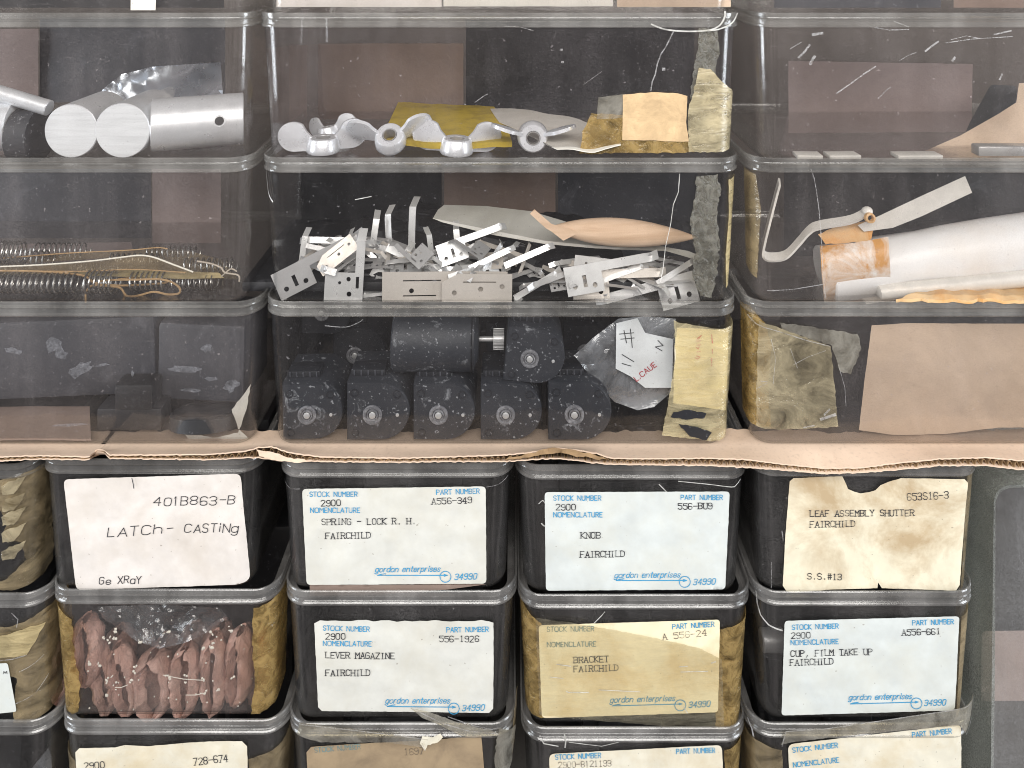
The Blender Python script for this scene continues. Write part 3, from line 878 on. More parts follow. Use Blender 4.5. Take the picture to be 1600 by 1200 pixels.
sheet('clear_tape', M['tape_clear'], B1.root, [(935, 152), (978, 147), (978, 184), (932, 186)], B1.fmap(.8, .8), .8, 8, jit=.6)
sheet('brown_tape', M['tape_amber'], B1.root, [(924, 177), (980, 180), (980, 215), (1080, 222), (1085, 238), (905, 240), (910, 205)], B1.fmap(.5, .8), .6, 8, jit=1.5)
sheet('yellow_tape', M['tape_cream'], B1.root, [(1082, 150), (1092, 106), (1110, 108), (1130, 130), (1160, 150), (1172, 238), (1076, 238), (1076, 170)], B1.fmap(.9, 2.5, .05, 4), .8, 6, jit=1.2, seed=2)
sheet('glue_strip', M['glue'], B1.root, [(1092, 44), (1122, 46), (1124, 80), (1118, 110), (1116, 160), (1082, 170), (1078, 150), (1084, 110), (1090, 80)], B1.fmap(.4, 1.0, .1), .8, 5, jit=1.5, seed=7)
lines(B1, [([(1053, 48), (1046, 62), (1040, 74), (1033, 84), (1027, 100), (1024, 116), (1019, 128), (1017, 142)], 1.2)], 'crack', 'crack_soft', 1.6, 1.2)
lines(B1, [(smooth_path([(1018, 38), (1040, 46), (1075, 49), (1108, 47), (1124, 40), (1131, 28), (1132, 18)], 5), 1.2), (smooth_path([(1098, 48), (1122, 46), (1142, 36), (1152, 22)], 5), 1.1)], 'crack', 'crack', 2.0, 7.6)
lines(B1, [(smooth_path([(786, 41), (810, 42), (834, 48)], 4), .7), ([(742, 160), (756, 150), (762, 147)], .8), ([(912, 132), (940, 112)], .5), ([(876, 78), (878, 78)], 2.4), ([(878, 97), (880, 97)], 2.2), ([(1036, 108), (1038, 108)], 3.)], 'scratches', 'crack_soft', 1.5)

# ------------------------------------------------------------------ C1: nearly empty
card_at('brown_card', 'wide mauve brown card at the back of the scratched bin', [(1232, 95), (1520, 100), (1518, 206), (1232, 208)], 366, 'mauve_card', seed=9)
o = sheet('tan_card', M['envelope'], None, [(1440, 238), (1500, 212), (1560, 178), (1588, 160), (1592, 130), (1640, 128), (1640, 248), (1450, 248)], depth_map(lambda u, v: 96 + (240 - v) * .9 + 8 * nz3(u, v, 1, .02)), 3, 9)
setp(o, 'curved tan card at the right edge of the scratched bin', 'card')
o = sheet('black_plate', M['black'], None, rounded([(1548, 132), (1588, 134), (1592, 182), (1500, 226), (1516, 190)], 6), depth_map(lambda u, v: 205 + (200 - v) * .5), 6, 9)
setp(o, 'black angled plate leaning beside the curved tan card', 'plate')
for i, (a, b_, y) in enumerate(((1243, 1282, 236), (1292, 1341, 236), (1398, 1468, 237))):
    mb = MB(); c = P((a + b_) / 2, y - 2, 34); mb.box(Vector((c.x, 36, C1.zf + 3)), ((b_ - a) * 1.03, 26, 6), rotm(0, 0, (-3, 2, 1)[i]), 1)
    o = mb.build('white_strip', M['paint_white'], None)
    setp(o, ('thin white strip on the floor, leftmost in the scratched bin', 'thin white strip on the floor, between two others', 'longest thin white strip on the floor of the scratched bin')[i], 'strip', 'white strips in the scratched bin')
mb = MB(); mb.box(Vector(((1570 - 800) * 1.04, 46, C1.zf + 9)), (100, 22, 16), None, 2)
o = mb.build('dark_bar', M['steel_dark'], None); setp(o, 'dark metal bar on the floor in front of the curved tan card', 'metal bar')
lines(C1, [([(1307, 146), (1330, 130), (1352, 114), (1368, 104)], 1.3), ([(1446, 80), (1456, 72), (1466, 65)], 1.8), ([(1478, 67), (1520, 61), (1582, 57)], .8), ([(1486, 62), (1510, 56), (1530, 60)], .6), ([(1248, 90), (1258, 80), (1265, 70)], 2.), ([(1266, 100), (1270, 92), (1273, 88)], 2.6), ([(1235, 76), (1252, 66)], .8), ([(1270, 54), (1285, 52)], 2.6), ([(1372, 154), (1386, 140), (1392, 136)], .8), ([(1405, 95), (1420, 86), (1432, 82)], .6), ([(1360, 42), (1390, 47), (1420, 46)], .9), ([(1396, 33), (1420, 42)], .9), ([(1553, 54), (1580, 48)], 1.4), ([(1562, 124), (1566, 116)], 1.8), ([(1488, 95), (1492, 90)], 2.2)], 'scratches', 'crack_soft', 1.6)

# ------------------------------------------------------------------ A2: springs, twine, cellophane
def spring(label, px0, px1, py_c, r, d, pitch=8.5, wire=1.5):
    a = P(px0, py_c, d); b = P(px1, py_c, d); z = A2.zf + r + (0 if py_c > 445 else 30)
    n = int(abs(b.x - a.x) / pitch); pts = []
    for i in range(n * 14 + 1):
        t = i / (n * 14); an = 2 * math.pi * i / 14
        pts.append(Vector((a.x + (b.x - a.x) * t, d + math.cos(an) * r, z + math.sin(an) * r)))
    mb = MB(); mb.tube(pts, wire, 6)
    return setp(mb.build('coil_spring', M['spring'], None), label, 'spring', 'coil springs in the middle left bin')
spring('long coil spring lying in front at the left edge', -60, 124, 455, 15, 52, 9.5)
spring('coil spring inside the twine loop, end of it facing out', 136, 182, 455, 17, 50, 7, 1.7)
spring('small coil spring at the right of the twine', 205, 262, 455, 14, 60, 8)
spring('thin coil spring lying at the far right of the twine loops', 268, 338, 455, 11, 64, 9, 1.2)
spring('wide coil spring lying on the others at the left edge', -40, 38, 430, 18, 92, 7.5, 1.7)
for i in range(7):
    spring('dark coil spring buried at the back of the spring heap', -60 + i * 58, 20 + i * 58, 455, rnd.uniform(11, 16), 110 + 34 * (i % 3) + rnd.uniform(0, 12), 9, 1.4)
mb = MB()
path = [(-30, 423, 60), (60, 424, 58), (128, 430, 54), (148, 442, 50), (165, 438, 48), (210, 437, 48), (255, 437, 46), (278, 447, 44), (280, 458, 44), (262, 460, 46), (240, 456, 46), (215, 462, 46), (198, 462, 48), (188, 450, 50), (170, 447, 48), (145, 446, 46), (135, 456, 42), (134, 473, 40)]
mb.tube([P(*q) for q in smooth_path(path, 8)], 1.7, 6)
path = [(185, 436, 62), (230, 433, 60), (262, 440, 56), (235, 444, 54), (190, 446, 52), (150, 444, 48)]
mb.tube([P(*q) for q in smooth_path(path, 8)], 1.6, 6)
o = mb.build('twine', M['twine'], None); setp(o, 'loose tan twine looping over the coil springs', 'twine')
def cello(label, poly, d, tilt, seed, mat='cello', name='cellophane_sheet', th=.8):
    o = sheet(name, M[mat], None, poly, depth_map(lambda u, v: d + tilt * (440 - v) + 7 * nz3(u, v, seed, .02)), th, 7)
    return setp(o, label, 'wrapping', 'wrapping over the coil springs')
cello('long folded cellophane wrapper arching over the springs', [(-40, 418), (60, 414), (140, 408), (190, 402), (218, 400), (240, 403), (270, 412), (300, 424), (345, 430), (330, 436), (220, 430), (120, 426), (-40, 424)], 58, 1.5, 1)
cello('flat cellophane sheet lying highest above the springs', [(-40, 408), (100, 396), (200, 391), (245, 387), (290, 391), (345, 405), (372, 436), (300, 436), (262, 412), (220, 399), (140, 405), (-40, 416)], 80, 2.2, 2)
cello('yellow edged cellophane strip just above the twine', [(-40, 424), (120, 424), (200, 420), (290, 424), (342, 426), (350, 434), (290, 436), (180, 432), (60, 428), (-40, 430)], 48, 1.2, 3, 'tape_yellow')
for pts, wd in (([(-40, 407, 96), (100, 396, 96), (200, 391, 96), (245, 387, 96), (262, 389, 96)], 1.2), ([(-40, 418, 66), (60, 414, 66), (140, 408, 66), (190, 402, 66), (218, 399, 66), (240, 402, 66), (270, 413, 60), (302, 425, 56)], 1.5), ([(-40, 422, 60), (120, 424, 58), (210, 421, 56), (290, 426, 54)], 1.1)):
    mb = MB(); mb.tube([P(*q) for q in smooth_path(pts, 6)], wd, 5)
    o = mb.build('wire', M['crumb'] if wd > 1.3 else M['twine'], None)
    setp(o, {1.2: 'thin pale wire lying highest over the springs', 1.5: 'thicker white wire arching over the cellophane', 1.1: 'thin tan wire lying lowest across the cellophane'}[wd], 'wire')
mb = MB(); mb.tube([P(*q) for q in smooth_path([(308, 408, 52), (330, 412, 46), (345, 418, 40), (352, 426, 38), (372, 430, 36), (374, 440, 36)], 6)], 1.5, 5)
mb.tube([P(*q) for q in smooth_path([(346, 432, 40), (355, 424, 38), (362, 420, 38), (370, 424, 36)], 6)], 1.2, 5)
o = mb.build('twine_knot', M['lint'], None); setp(o, 'pale knotted string end at the right of the spring bin', 'string')
card_at('brown_card', 'brown card lying at the back of the spring bin', [(-120, 384), (205, 378), (210, 404), (-120, 420)], 300, 'mauve_card', seed=12)
card_at('grey_card', 'mottled mauve card added for a reflected patch in the spring bin', rect(-120, 264, 236, 372), 372, 'grey_part', seed=13)
card_at('brown_card', 'tan card added for a reflected patch at right in the spring bin', rect(238, 264, 345, 380), 366, 'mauve_card', seed=14)

# ------------------------------------------------------------------ B2: metal clips
CLIPM = {}
def clip_mesh(key, mat):
    if (key, mat) in CLIPM: return CLIPM[(key, mat)].copy()
    slot = lambda x0, y0, x1, y1: rect(x0, y0, x1, y1)
    if key == 'a':
        ol = [(0, 0), (60, 0), (60, 30), (165, 30), (165, 44), (0, 44)]; ho = [circle(14, 13, 4), circle(46, 11, 4), slot(28, 10, 34, 28)]; bend = 142; ax = 0
    elif key == 'b':
        ol = [(0, 0), (62, 0), (62, 118), (48, 118), (48, 44), (0, 44)]; ho = [circle(40, 11, 4), circle(38, 34, 3.6), circle(24, 28, 2.6), slot(50, 20, 55, 38)]; bend = 94; ax = 1
    elif key == 'l':
        ol = [(0, 0), (205, 0), (205, 46), (0, 46)]; ho = [circle(48, 16, 4), circle(120, 24, 4), circle(155, 22, 3.4), circle(186, 20, 4), slot(34, 31, 96, 33), slot(34, 7, 88, 9), slot(110, 31, 172, 33)]; bend = 999; ax = 0
    elif key == 'm':
        ol = [(0, 0), (112, 0), (112, 44), (26, 44), (0, 30)]; ho = [circle(20, 14, 4), circle(62, 20, 4), circle(96, 24, 4), slot(34, 30, 86, 32)]; bend = 999; ax = 0
    elif key == 't':
        ol = [(0, 0), (12, 0), (12, 92), (0, 92)]; ho = []; bend = 66; ax = 1
    elif key == 'w':
        ol = [(0, 0), (130, 0), (130, 13), (0, 13)]; ho = []; bend = 104; ax = 0
    def f(u, v, w):
        q = [u, v, w]; b = q[ax] - bend
        if b > 0:
            q[ax] = bend + b * .62; w2 = w - b * .78
        else: w2 = w - 3 * math.sin(max(0, q[ax] - 40) / 60.)
        return Vector((q[0], -w2, q[1]))
    o = sheet('metal_clip', M[mat], None, ol, f, 1.1, 11, holes=ho, smooth=True, sharp=25)
    # origin at the drawing's corner
    base = BASE[o.name]
    o.data.transform(Matrix.Translation(base * U))
    CLIPM[(key, mat)] = o
    return o
def clip(key, mat, pos, roll=0, pitch=0, yaw=0, label=None, mirror=False, s=1.):
    o = clip_mesh(key, mat)
    if o.name not in COL.objects: COL.objects.link(o)
    R = rotm(roll, pitch, yaw).to_4x4()
    S = Matrix.Diagonal((-s if mirror else s, s, s, 1))
    o.matrix_world = Matrix.Translation(to_world(pos)) @ R @ S
    return setp(o, label or 'flat metal clip lying in the heap among many alike', 'metal clip', 'flat metal clips heaped in one bin')
zc = B2.zf
clip('a', 'steel_dark', P(440, 470, 32), 24, -8, 8, 'dull clip at the lower left corner with its arm rising to the right')
clip('b', 'steel', P(506, 469, 34), -2, -6, 0, 'brightest clip, its plate upright and its arm pointing straight up')
clip('m', 'steel_warm', P(505, 432, 38), 38, -20, 0, 'warm grey clip tilted above the brightest clip', s=.62)
clip('l', 'steel_warm', P(597, 470, 30), 0, -4, 0, 'long slotted plate lying flat against the front of the bin', s=.98)
clip('m', 'steel_warm', P(690, 471, 24), -1, -3, 0, 'slotted plate overlapping the long plate at its right end')
clip('w', 'steel', P(602, 392, 70), -27, -20, 10, 'clip arm slanting down to the long plate', s=.95)
clip('a', 'steel', P(690, 418, 58), 17, -35, 6, 'pale clip behind the long plate, its arm rising to the right', s=.8)
clip('w', 'steel', P(735, 424, 52), 24, -25, 0, 'pale clip arm above the right end of the long plate', s=.68)
clip('a', 'steel', P(888, 464, 34), 11, -14, -4, 'clip plate at right with its arm along the top', s=1.0)
clip('a', 'steel_warm', P(896, 468, 44), 4, -18, -6, 'clip behind the right clip plate, with two holes', s=.98)
clip('a', 'steel_dark', P(1094, 470, 46), 12, -20, 4, 'dull clip lying toward the glue strip at right', mirror=True, s=1.05)
clip('w', 'steel', P(806, 470, 36), 29, -10, 0, 'clip arm leaning right from the end of the long plate', s=.72)
clip('w', 'steel', P(790, 420, 60), 22, -30, 0, 'clip arm above the leaning arm in the middle', s=.75)
clip('b', 'steel', P(568, 462, 60), -6, -30, 20, 'bright clip lying just right of the brightest one', s=.7)
clip('w', 'steel', P(560, 466, 40), 6, 0, 0, 'short bright arm at the foot of the brightest clip', s=.4)
for (x, y, d, r, k) in ((605, 400, 130, 12, 1.), (638, 390, 140, 4, 1.05), (575, 400, 120, -8, .9), (672, 420, 110, 2, .8), (712, 415, 105, 4, .85), (465, 425, 100, -3, .85), (620, 430, 100, 40, .9), (556, 420, 110, 30, .8)):
    clip('t', 'steel', P(x, y, d), r, -12, rnd.uniform(-30, 30), 'clip arm with a bent tab standing up out of the heap', s=k)
def inside_bin(o, b):
    mw = o.matrix_world
    for v in o.data.vertices:
        p = mw @ v.co; x, y, z = p.x / U, p.y / U, (p.z - ZO) / U
        if z < b.zf + .5: return False
        m = b.inset(z) + 4
        px = 800 + x * CAMD / (CAMD + y); py = HZ - z * CAMD / (CAMD + y)
        lim = 366 if px < 680 else (370 if px < 850 else 398)
        if py < lim: return False
        if abs(x - b.cx) > b.hw - m - 8 or y < b.y0 + m + 1 or y > b.y0 + b.dep - m: return False
    return True
def tries(make, n):
    k = 0
    for i in range(n * 12):
        if k >= n: break
        o = make()
        if inside_bin(o, B2): k += 1
        else:
            if o in CLIPM.values(): o.matrix_world = Matrix.Translation((0, 0, -5)) @ Matrix.Scale(1, 4)
            COL.objects.unlink(o); 
            if o not in CLIPM.values(): bpy.data.objects.remove(o)
def heap():
    x = rnd.uniform(450, 1075); d = rnd.uniform(38, 300)
    hmax = max(14, 78 - abs(x - 640) * .13) * (1 if x < 850 else .5)
    pos = Vector(((x - 800) * (CAMD + d) / CAMD, d, zc + hmax * rnd.random() + 3))
    return clip(rnd.choice('aaabbwwt'), rnd.choice(['steel', 'steel_dark', 'steel_dark', 'steel_dark', 'steel_warm']), pos, rnd.uniform(-28, 38), rnd.uniform(-85, -14), rnd.uniform(-60, 60), mirror=rnd.random() < .4, s=rnd.uniform(.5, .85))  # mostly dull steel, to paint shading variance into the heap
tries(heap, 105)
def thin():
    x = rnd.uniform(600, 1080); d = rnd.uniform(30, 130)
    pos = Vector(((x - 800) * (CAMD + d) / CAMD, d, zc + rnd.uniform(2, 26)))
    return clip('w', rnd.choice(['steel', 'steel_dark']), pos, rnd.uniform(-30, 34), rnd.uniform(-95, -75), rnd.uniform(-14, 14), s=rnd.uniform(.4, .8), mirror=rnd.random() < .5)
tries(thin, 44)
mb = MB(); mb.box((P(640, 0, 160).x + 60, 190, zc + 9), (640, 280, 18), None, 6)
for i in range(14): mb.blob((rnd.uniform(-330, 150), rnd.uniform(120, 330), zc + 14), (60, 50, rnd.uniform(14, 34)), None, .4, .05, i)
o = mb.build('dark_underfill', M['black'], None); setp(o, 'dark mass added under the metal clips to shade their gaps', 'scrap', kind='stuff')  # added so that the gaps between clips look shaded
o = sheet('curled_paper', M['paper_grey'], None, [(676, 342), (684, 328), (694, 320), (760, 322), (830, 330), (880, 345), (950, 366), (1020, 382), (1075, 392), (1100, 402), (1095, 408), (1040, 392), (960, 390), (900, 384), (850, 379), (770, 361)], depth_map(lambda u, v: 118 + (385 - v) * 1.5 - (u - 900) * .04 + 3 * nz3(u, v, 2, .02)), 1.5, 9)
setp(o, 'curled grey paper sheet lying over the metal clips', 'paper')
o = sheet('paper_edge', M['paper'], None, [(676, 341), (760, 358), (850, 376), (930, 384), (1000, 388), (1000, 390.5), (930, 388), (850, 381), (770, 367), (690, 347)], depth_map(lambda u, v: 110), 3, 6)
setp(o, 'white folded paper strip along the edge of the curled grey sheet', 'paper')
mb = MB(); a = P(858, 356, 96); b = P(1090, 371, 90); L = (b - a).length
prof = [(0, .8)]
for i in range(1, 24):
    t = i / 24; prof.append((L * t, max(.8, 23 * math.sin(math.pi * t ** .92) ** .82)))
prof.append((L, .6))
mb.lathe(a, b - a, prof, 26)
o = mb.build('wooden_spindle', M['wood'], None, sharp=60); setp(o, 'pale pointed wooden spindle lying on the curled paper', 'wooden spindle')
o = sheet('wood_strip', M['wood'], None, [(828, 334), (835, 327), (862, 350), (892, 358), (905, 364), (880, 376), (862, 362), (852, 356)], depth_map(lambda u, v: 84), 4, 6)
setp(o, 'short tan wooden strip touching the left tip of the spindle', 'wood strip')
sheet('glue_strip', M['glue'], B2.root, [(1088, 276), (1122, 272), (1126, 300), (1120, 340), (1124, 380), (1120, 430), (1112, 466), (1094, 462), (1082, 430), (1086, 390), (1078, 350), (1086, 310)], B2.fmap(.5, 1.6, .12), 1., 5, jit=2., seed=11)
sheet('yellow_tape', M['tape_yellow'], B2.root, [(1140, 282), (1168, 280), (1176, 330), (1172, 400), (1170, 448), (1140, 455), (1136, 400), (1142, 340)], B2.fmap(.5, .8), .6, 6, jit=.6)
card_at('shade_card', 'black card added to shade the back left above the metal clips', rect(470, 262, 690, 400), 376, 'black', seed=15)  # shade behind the heap, put in as a black sheet
card_at('mauve_card', 'brown mauve card added for a reflected patch in the metal clip bin', rect(694, 262, 868, 400), 378, 'brown_card', seed=16)
card_at('grey_card', 'grey card added to darken the back right above the wooden spindle', rect(872, 262, 1090, 400), 378, 'grey_part', seed=17)  # added to darken this side of the bin's back
lines(B2, [(smooth_path([(402, 262), (406, 285), (412, 305), (424, 317)], 6), 1.), ([(1062, 272), (1060, 300), (1052, 320), (1048, 350), (1040, 385), (1036, 420), (1032, 440)], .55), ([(555, 312), (580, 307)], .6)], 'crack', 'crack', 2.2, .8)

# ------------------------------------------------------------------ C2: rusty strips and roll
def strip(name, pts3, width, th, mat, parent=None, wdir=Vector((0, 1, 0))):
    pts = [Vector(p) for p in pts3]; V = []; F = []; n = len(pts)
    for i in range(n):
        t = (pts[min(i + 1, n - 1)] - pts[max(i - 1, 0)]).normalized(); nn = t.cross(wdir).normalized()
        for (a, b) in ((-.5, -.5), (.5, -.5), (.5, .5), (-.5, .5)): V.append(pts[i] + wdir * a * width + nn * b * th)
        if i:
            k = (i - 1) * 4
            for j in range(4): F.append((k + j, k + (j + 1) % 4, k + 4 + (j + 1) % 4, k + 4 + j))
    F += [(3, 2, 1, 0), tuple((n - 1) * 4 + j for j in range(4))]
    return mesh_obj(name, V, F, mat, parent, sharp=40)
W1 = Vector((.25, .9, .38)).normalized()
root = thing('bent_strip', 'white painted metal strip bent into a hook, with a rusty rivet', 'metal strip', P(1270, 400, 60))
strip('strip_body', [P(*q) for q in smooth_path([(1218, 284, 74), (1206, 330, 66), (1193, 384, 56), (1194, 398, 52), (1206, 402, 52), (1228, 398, 54), (1248, 378, 58), (1264, 360, 60), (1280, 352, 60), (1330, 343, 60), (1355, 330, 62)], 6)], 18, 3.5, M['paint_white'], root, W1)
mb = MB(); mb.blob(P(1355, 330, 58), (8, 8, 8), None, .2, .1, 2); mb.build('strip_knob', M['paint_white'], root)
mb = MB(); mb.ring(P(1358, 340, 50), (0, -1, .2), [(0, 4), (0, 8.5), (6, 8), (7, 5)], 18); mb.build('rivet', M['rust'], root)
o = sheet('flat_bar', M['paint_white'], None, [(1340, 352), (1372, 338), (1440, 306), (1508, 275), (1519, 301), (1440, 338), (1395, 356), (1350, 362)], depth_map(lambda u, v: 70 - (u - 1340) * .08), 5, 10)
setp(o, 'flat white painted bar slanting up behind the roll', 'metal bar')
o = sheet('rusty_sheet', M['rust'], None, [(1278, 366), (1312, 352), (1352, 346), (1366, 348), (1362, 372), (1352, 384), (1336, 378), (1290, 382)], depth_map(lambda u, v: 66 + (380 - v) * .3), 3, 7, jit=1)
setp(o, 'rust stained metal piece between the bent strip and the roll', 'metal piece')
mb = MB(); a = P(1288, 427, 84); b = P(1720, 362, 96); ax = b - a; L = ax.length
mb.lathe(a, ax, [(0, 41), (2, 43), (L * .08, 43.5), (L * .16, 44), (L * .25, 44), (L * .35, 44.5), (L * .45, 45.5), (L * .6, 47), (L * .8, 48), (L, 50)], 48)
o = mb.build('white_roll', M['tube'], None)
for v in o.data.vertices:
    q = v.co / U; v.co += Vector((0, 1, 1)) * U * (4.0 * noise.noise(q * .012) + 1.6 * noise.noise(q * .05))
setp(o, 'glossy white roll of film lying along the bin', 'roll')
o = sheet('rusty_wrapper', M['rust_white'], None, [(1281, 384), (1330, 380), (1388, 370), (1391, 420), (1392, 468), (1345, 472), (1288, 472), (1284, 430)], depth_map(lambda u, v: 86 - 46 * math.sqrt(max(0.02, 1 - ((v - (428 - (u - 1288) * .15)) / 50.) ** 2)) - 1.5), 1.5, 7, jit=.4)
setp(o, 'rust stained paper wrapper round the left end of the white roll', 'wrapper')
mb = MB(); a = P(1372, 457, 42); b = P(1720, 424, 44); mb.lathe(a, b - a, [(0, 10), (1, 12), ((b - a).length, 13)], 24)
o = mb.build('thin_white_tube', M['paint_white'], None); setp(o, 'thin white tube lying in front of the roll', 'tube')
o = sheet('rusty_sheet', M['rust'], None, [(1400, 476), (1440, 466), (1480, 455), (1510, 444), (1560, 440), (1590, 446), (1640, 452), (1640, 478)], C2.flmap(4, 4, .05), 5, 8, jit=1.5)
setp(o, 'orange rusty flake on the floor under the thin white tube', 'rusty flake')
mb = MB(); a = P(1362, 468, 36); mb.box(a + Vector((50, 6, 2)), (120, 14, 4), rotm(7, 0, 0), 1)
o = mb.build('dark_strip', M['steel_warm'], None); setp(o, 'thin brown strip on the floor under the white tube', 'strip')
card_at('shade_card', 'black card added to shade the back of the bin of rusty strips', rect(1225, 262, 1660, 400), 374, 'black', seed=18)  # black sheet put in for the shade behind the strips
o = sheet('yellow_tape', M['tape_tan'], C2.root, [(1150, 272), (1182, 275), (1190, 330), (1186, 400), (1184, 440), (1150, 430)], C2.fmap(.5, .8), .6, 6, jit=.6)
lines(C2, [([(1267, 264), (1272, 278), (1276, 300), (1280, 330), (1283, 370), (1284, 384), (1286, 430), (1290, 466)], .7), ([(1200, 455), (1240, 452), (1288, 444)], .7)], 'crack', 'crack_soft', 1.8, .8)

# ------------------------------------------------------------------ A3: large black parts
zA = A3.zf
def blackpart(name, label, build, cat='machine part', mat='grey_part'):
    mb = MB(); build(mb); return setp(mb.build(name, M[mat], None), label, cat)
blackpart('black_casting', 'large dark block filling the left of the lower left long bin', lambda m: m.box((P(40, 0, 90).x - 30, 165, zA + 100), (500, 190, 132), rotm(1.5, 0, 2), 10))
blackpart('black_housing', 'dark block with a dusty top beside the torn white paper', lambda m: (m.box((P(310, 0, 70).x + 4, 130, zA + 95), (150, 110, 130), rotm(-1, 0, -3), 9)))
blackpart('black_bracket', 'black notched bracket standing between the two dark blocks', lambda m: (m.box((P(205, 0, 50).x, 62, zA + 22), (105, 40, 36), None, 4), m.box((P(212, 0, 50).x, 60, zA + 56), (62, 36, 44), None, 4)), mat='black')
def capm(m):
    m.lathe(P(320, 668, 56), (0, .35, 1), [(0, 44), (3, 54), (22, 56), (26, 52), (28, 40)], 40)
blackpart('black_canister', 'round black cap lying on the torn white paper', capm, 'cap', 'black')
o = sheet('torn_paper', M['paper_grey'], None, [(264, 660), (284, 664), (300, 676), (332, 684), (372, 676), (385, 640), (392, 600), (384, 612), (362, 640), (372, 670), (388, 684), (376, 692), (300, 693), (290, 680)], depth_map(lambda u, v: 36 + 2 * nz3(u, v, 3, .05)), 1.2, 6, jit=.8)
setp(o, 'torn pale paper under the round black cap', 'paper')
o = sheet('cardboard_liner', M['brown_card'], None, [(-300, 690), (-300, 640), (140, 640), (142, 690)], A3.flmap(3, 2, .03), 3, 14)
setp(o, 'brown card lying on the floor of the lower left long bin', 'card')
def smudges(b, spots, name='smudges', off=.5):
    """dusty rubbed patches on the plastic, each an uneven blot"""
    for i, (x, y, w_, h_, an) in enumerate(spots):
        r = random.Random(i + int(x)); ol = []
        for k in range(14):
            t = 2 * math.pi * k / 14; q = Vector((math.cos(t) * w_ / 2, math.sin(t) * h_ / 2)) * r.uniform(.65, 1.15)
            q = Matrix.Rotation(math.radians(an), 2) @ q; ol.append((x + q.x, y + q.y))
        sheet('smudge', M['smudge'], b.root, ol, b.fmap(off), .3, 4)
smudges(A3, [(84, 540, 30, 26, 20), (126, 578, 44, 20, -28), (160, 570, 24, 5, -8), (290, 577, 56, 12, 3), (322, 544, 22, 12, -8), (362, 602, 30, 18, -35), (95, 553, 24, 16, 0), (20, 548, 30, 10, 10), (110, 664, 60, 5, -2), (300, 610, 40, 6, 4), (207, 584, 5, 12, 0), (330, 592, 22, 8, 0)])

# ------------------------------------------------------------------ B3: motors
zM = B3.zf
GM = 'black motors in the long bin above the cardboard'
def motor(label, px, d, zlow, roll=0, s=1., mat='motor', yaw=0):
    """D-shaped black motor: flat left side, round right side, lugs on top"""
    c = Vector(((px - 800) * (CAMD + d) / CAMD, d, zlow)); R = rotm(roll, 0, yaw)
    root = thing('black_motor', label, 'motor', c, GM)
    W = 98 * s; H = 90 * s; D = 92 * s
    ol = [(0, 0)] + [(W - H * .5 + H * .5 * math.cos(a), H * .5 + H * .5 * math.sin(a)) for a in [math.radians(-90 + 180 * i / 18) for i in range(19)]] + [(0, H)]
    V = []; n = len(ol)
    for (dd, k) in ((0, .97), (2.5, 1.), (D, 1.)):
        for (u, v) in ol:
            uu = W / 2 + (u - W / 2) * k; vv = H / 2 + (v - H / 2) * k
            V.append(c + R @ Vector((uu, dd, vv)))
    F = [tuple(range(n)), tuple(range(2 * n, 3 * n))[::-1]]
    for j in range(2):
        for i in range(n): F.append((j * n + i, (j + 1) * n + i, (j + 1) * n + (i + 1) % n, j * n + (i + 1) % n))
    mesh_obj('motor_body', V, F, M[mat], root, sharp=30)
    f = lambda u, v, w=0: c + R @ Vector((u * s, -w, v * s))
    ax = R @ Vector((0, -1, 0))
    mb = MB(); mb.ring(f(40, 40), ax, [(-1, 9 * s), (-1, 15.5 * s), (1.6, 15 * s), (2.2, 13 * s), (1.2, 10 * s)], 26); mb.ring(f(40, 40), ax, [(-1, 6.5 * s), (-1, 9 * s), (2.8, 8.6 * s), (2.8, 6.8 * s)], 22)
    mb.build('bearing', M['bearing'], root)
    mb = MB(); mb.lathe(f(40, 40), ax, [(-1, 5.2 * s), (2.6, 5.2 * s), (3.2, 4.2 * s)], 20); mb.build('shaft', M['pin'], root)
    mb = MB(); mb.lathe(f(79, 40), ax, [(-1, 2.6 * s), (1.2, 2.6 * s), (1.5, 1.8 * s)], 14); mb.build('pin', M['pin'], root)
    for (u, v) in ((12, 74), (13, 11), (78, 72)):
        mb = MB(); mb.ring(f(u, v), ax, [(-1, 4 * s), (-1, 7 * s), (.8, 6.6 * s), (.8, 4.6 * s)], 16); mb.build('screw_hole', M['motor_dark'], root)
    mb = MB(); mb.box(f(30, 95, -34), (54 * s, 30, 10 * s), R, 1.5)
    mb.build('terminal_block', M['motor_dark'], root)
    for k in range(5):
        mb = MB(); mb.box(f(8 + k * 11, 95.5, -18.2), (2.0 * s, 1.6, 8.5 * s), R, .5); mb.build('terminal', M['grey_part'], root)
    return root
motor('black motor at the left end of the front row', 442, 26, zM, 1, .98)
motor('black motor second from left in the front row', 542, 25, zM, 0, 1.02)
motor('black motor in the middle of the front row, with white smears', 646, 26, zM, 0, 1.)
motor('black motor fourth from left in the front row', 751, 26, zM, 0, 1.0)
motor('black motor at the right end of the front row', 857, 25, zM, 0, 1.03)
motor('tilted black motor lying on top of the front row', 786, 30, zM + 93, -6, .97)
root = thing('gear_motor', 'black cylindrical motor lying on the front row with a small gear on its shaft', 'motor', P(680, 600, 90), GM)
cz = zM + 92 + 44
a = Vector((P(616, 0, 72).x, 74, cz))
mb = MB(); mb.lathe(a, (1, 0, 0), [(0, 44), (3, 48), (128, 48), (131, 46), (134, 40), (140, 30), (141, 12)], 40); mb.build('motor_body', M['motor'], root)
mb = MB(); mb.ring(a + Vector((131, 0, 0)), (1, 0, 0), [(0, 46), (0, 49), (3, 49), (3, 46)], 40); mb.build('end_ring', M['motor_dark'], root)
mb = MB(); mb.lathe(a + Vector((140, 0, 0)), (1, 0, 0), [(0, 4), (24, 4), (25, 3)], 16); mb.build('shaft', M['pin'], root)
mb = MB()
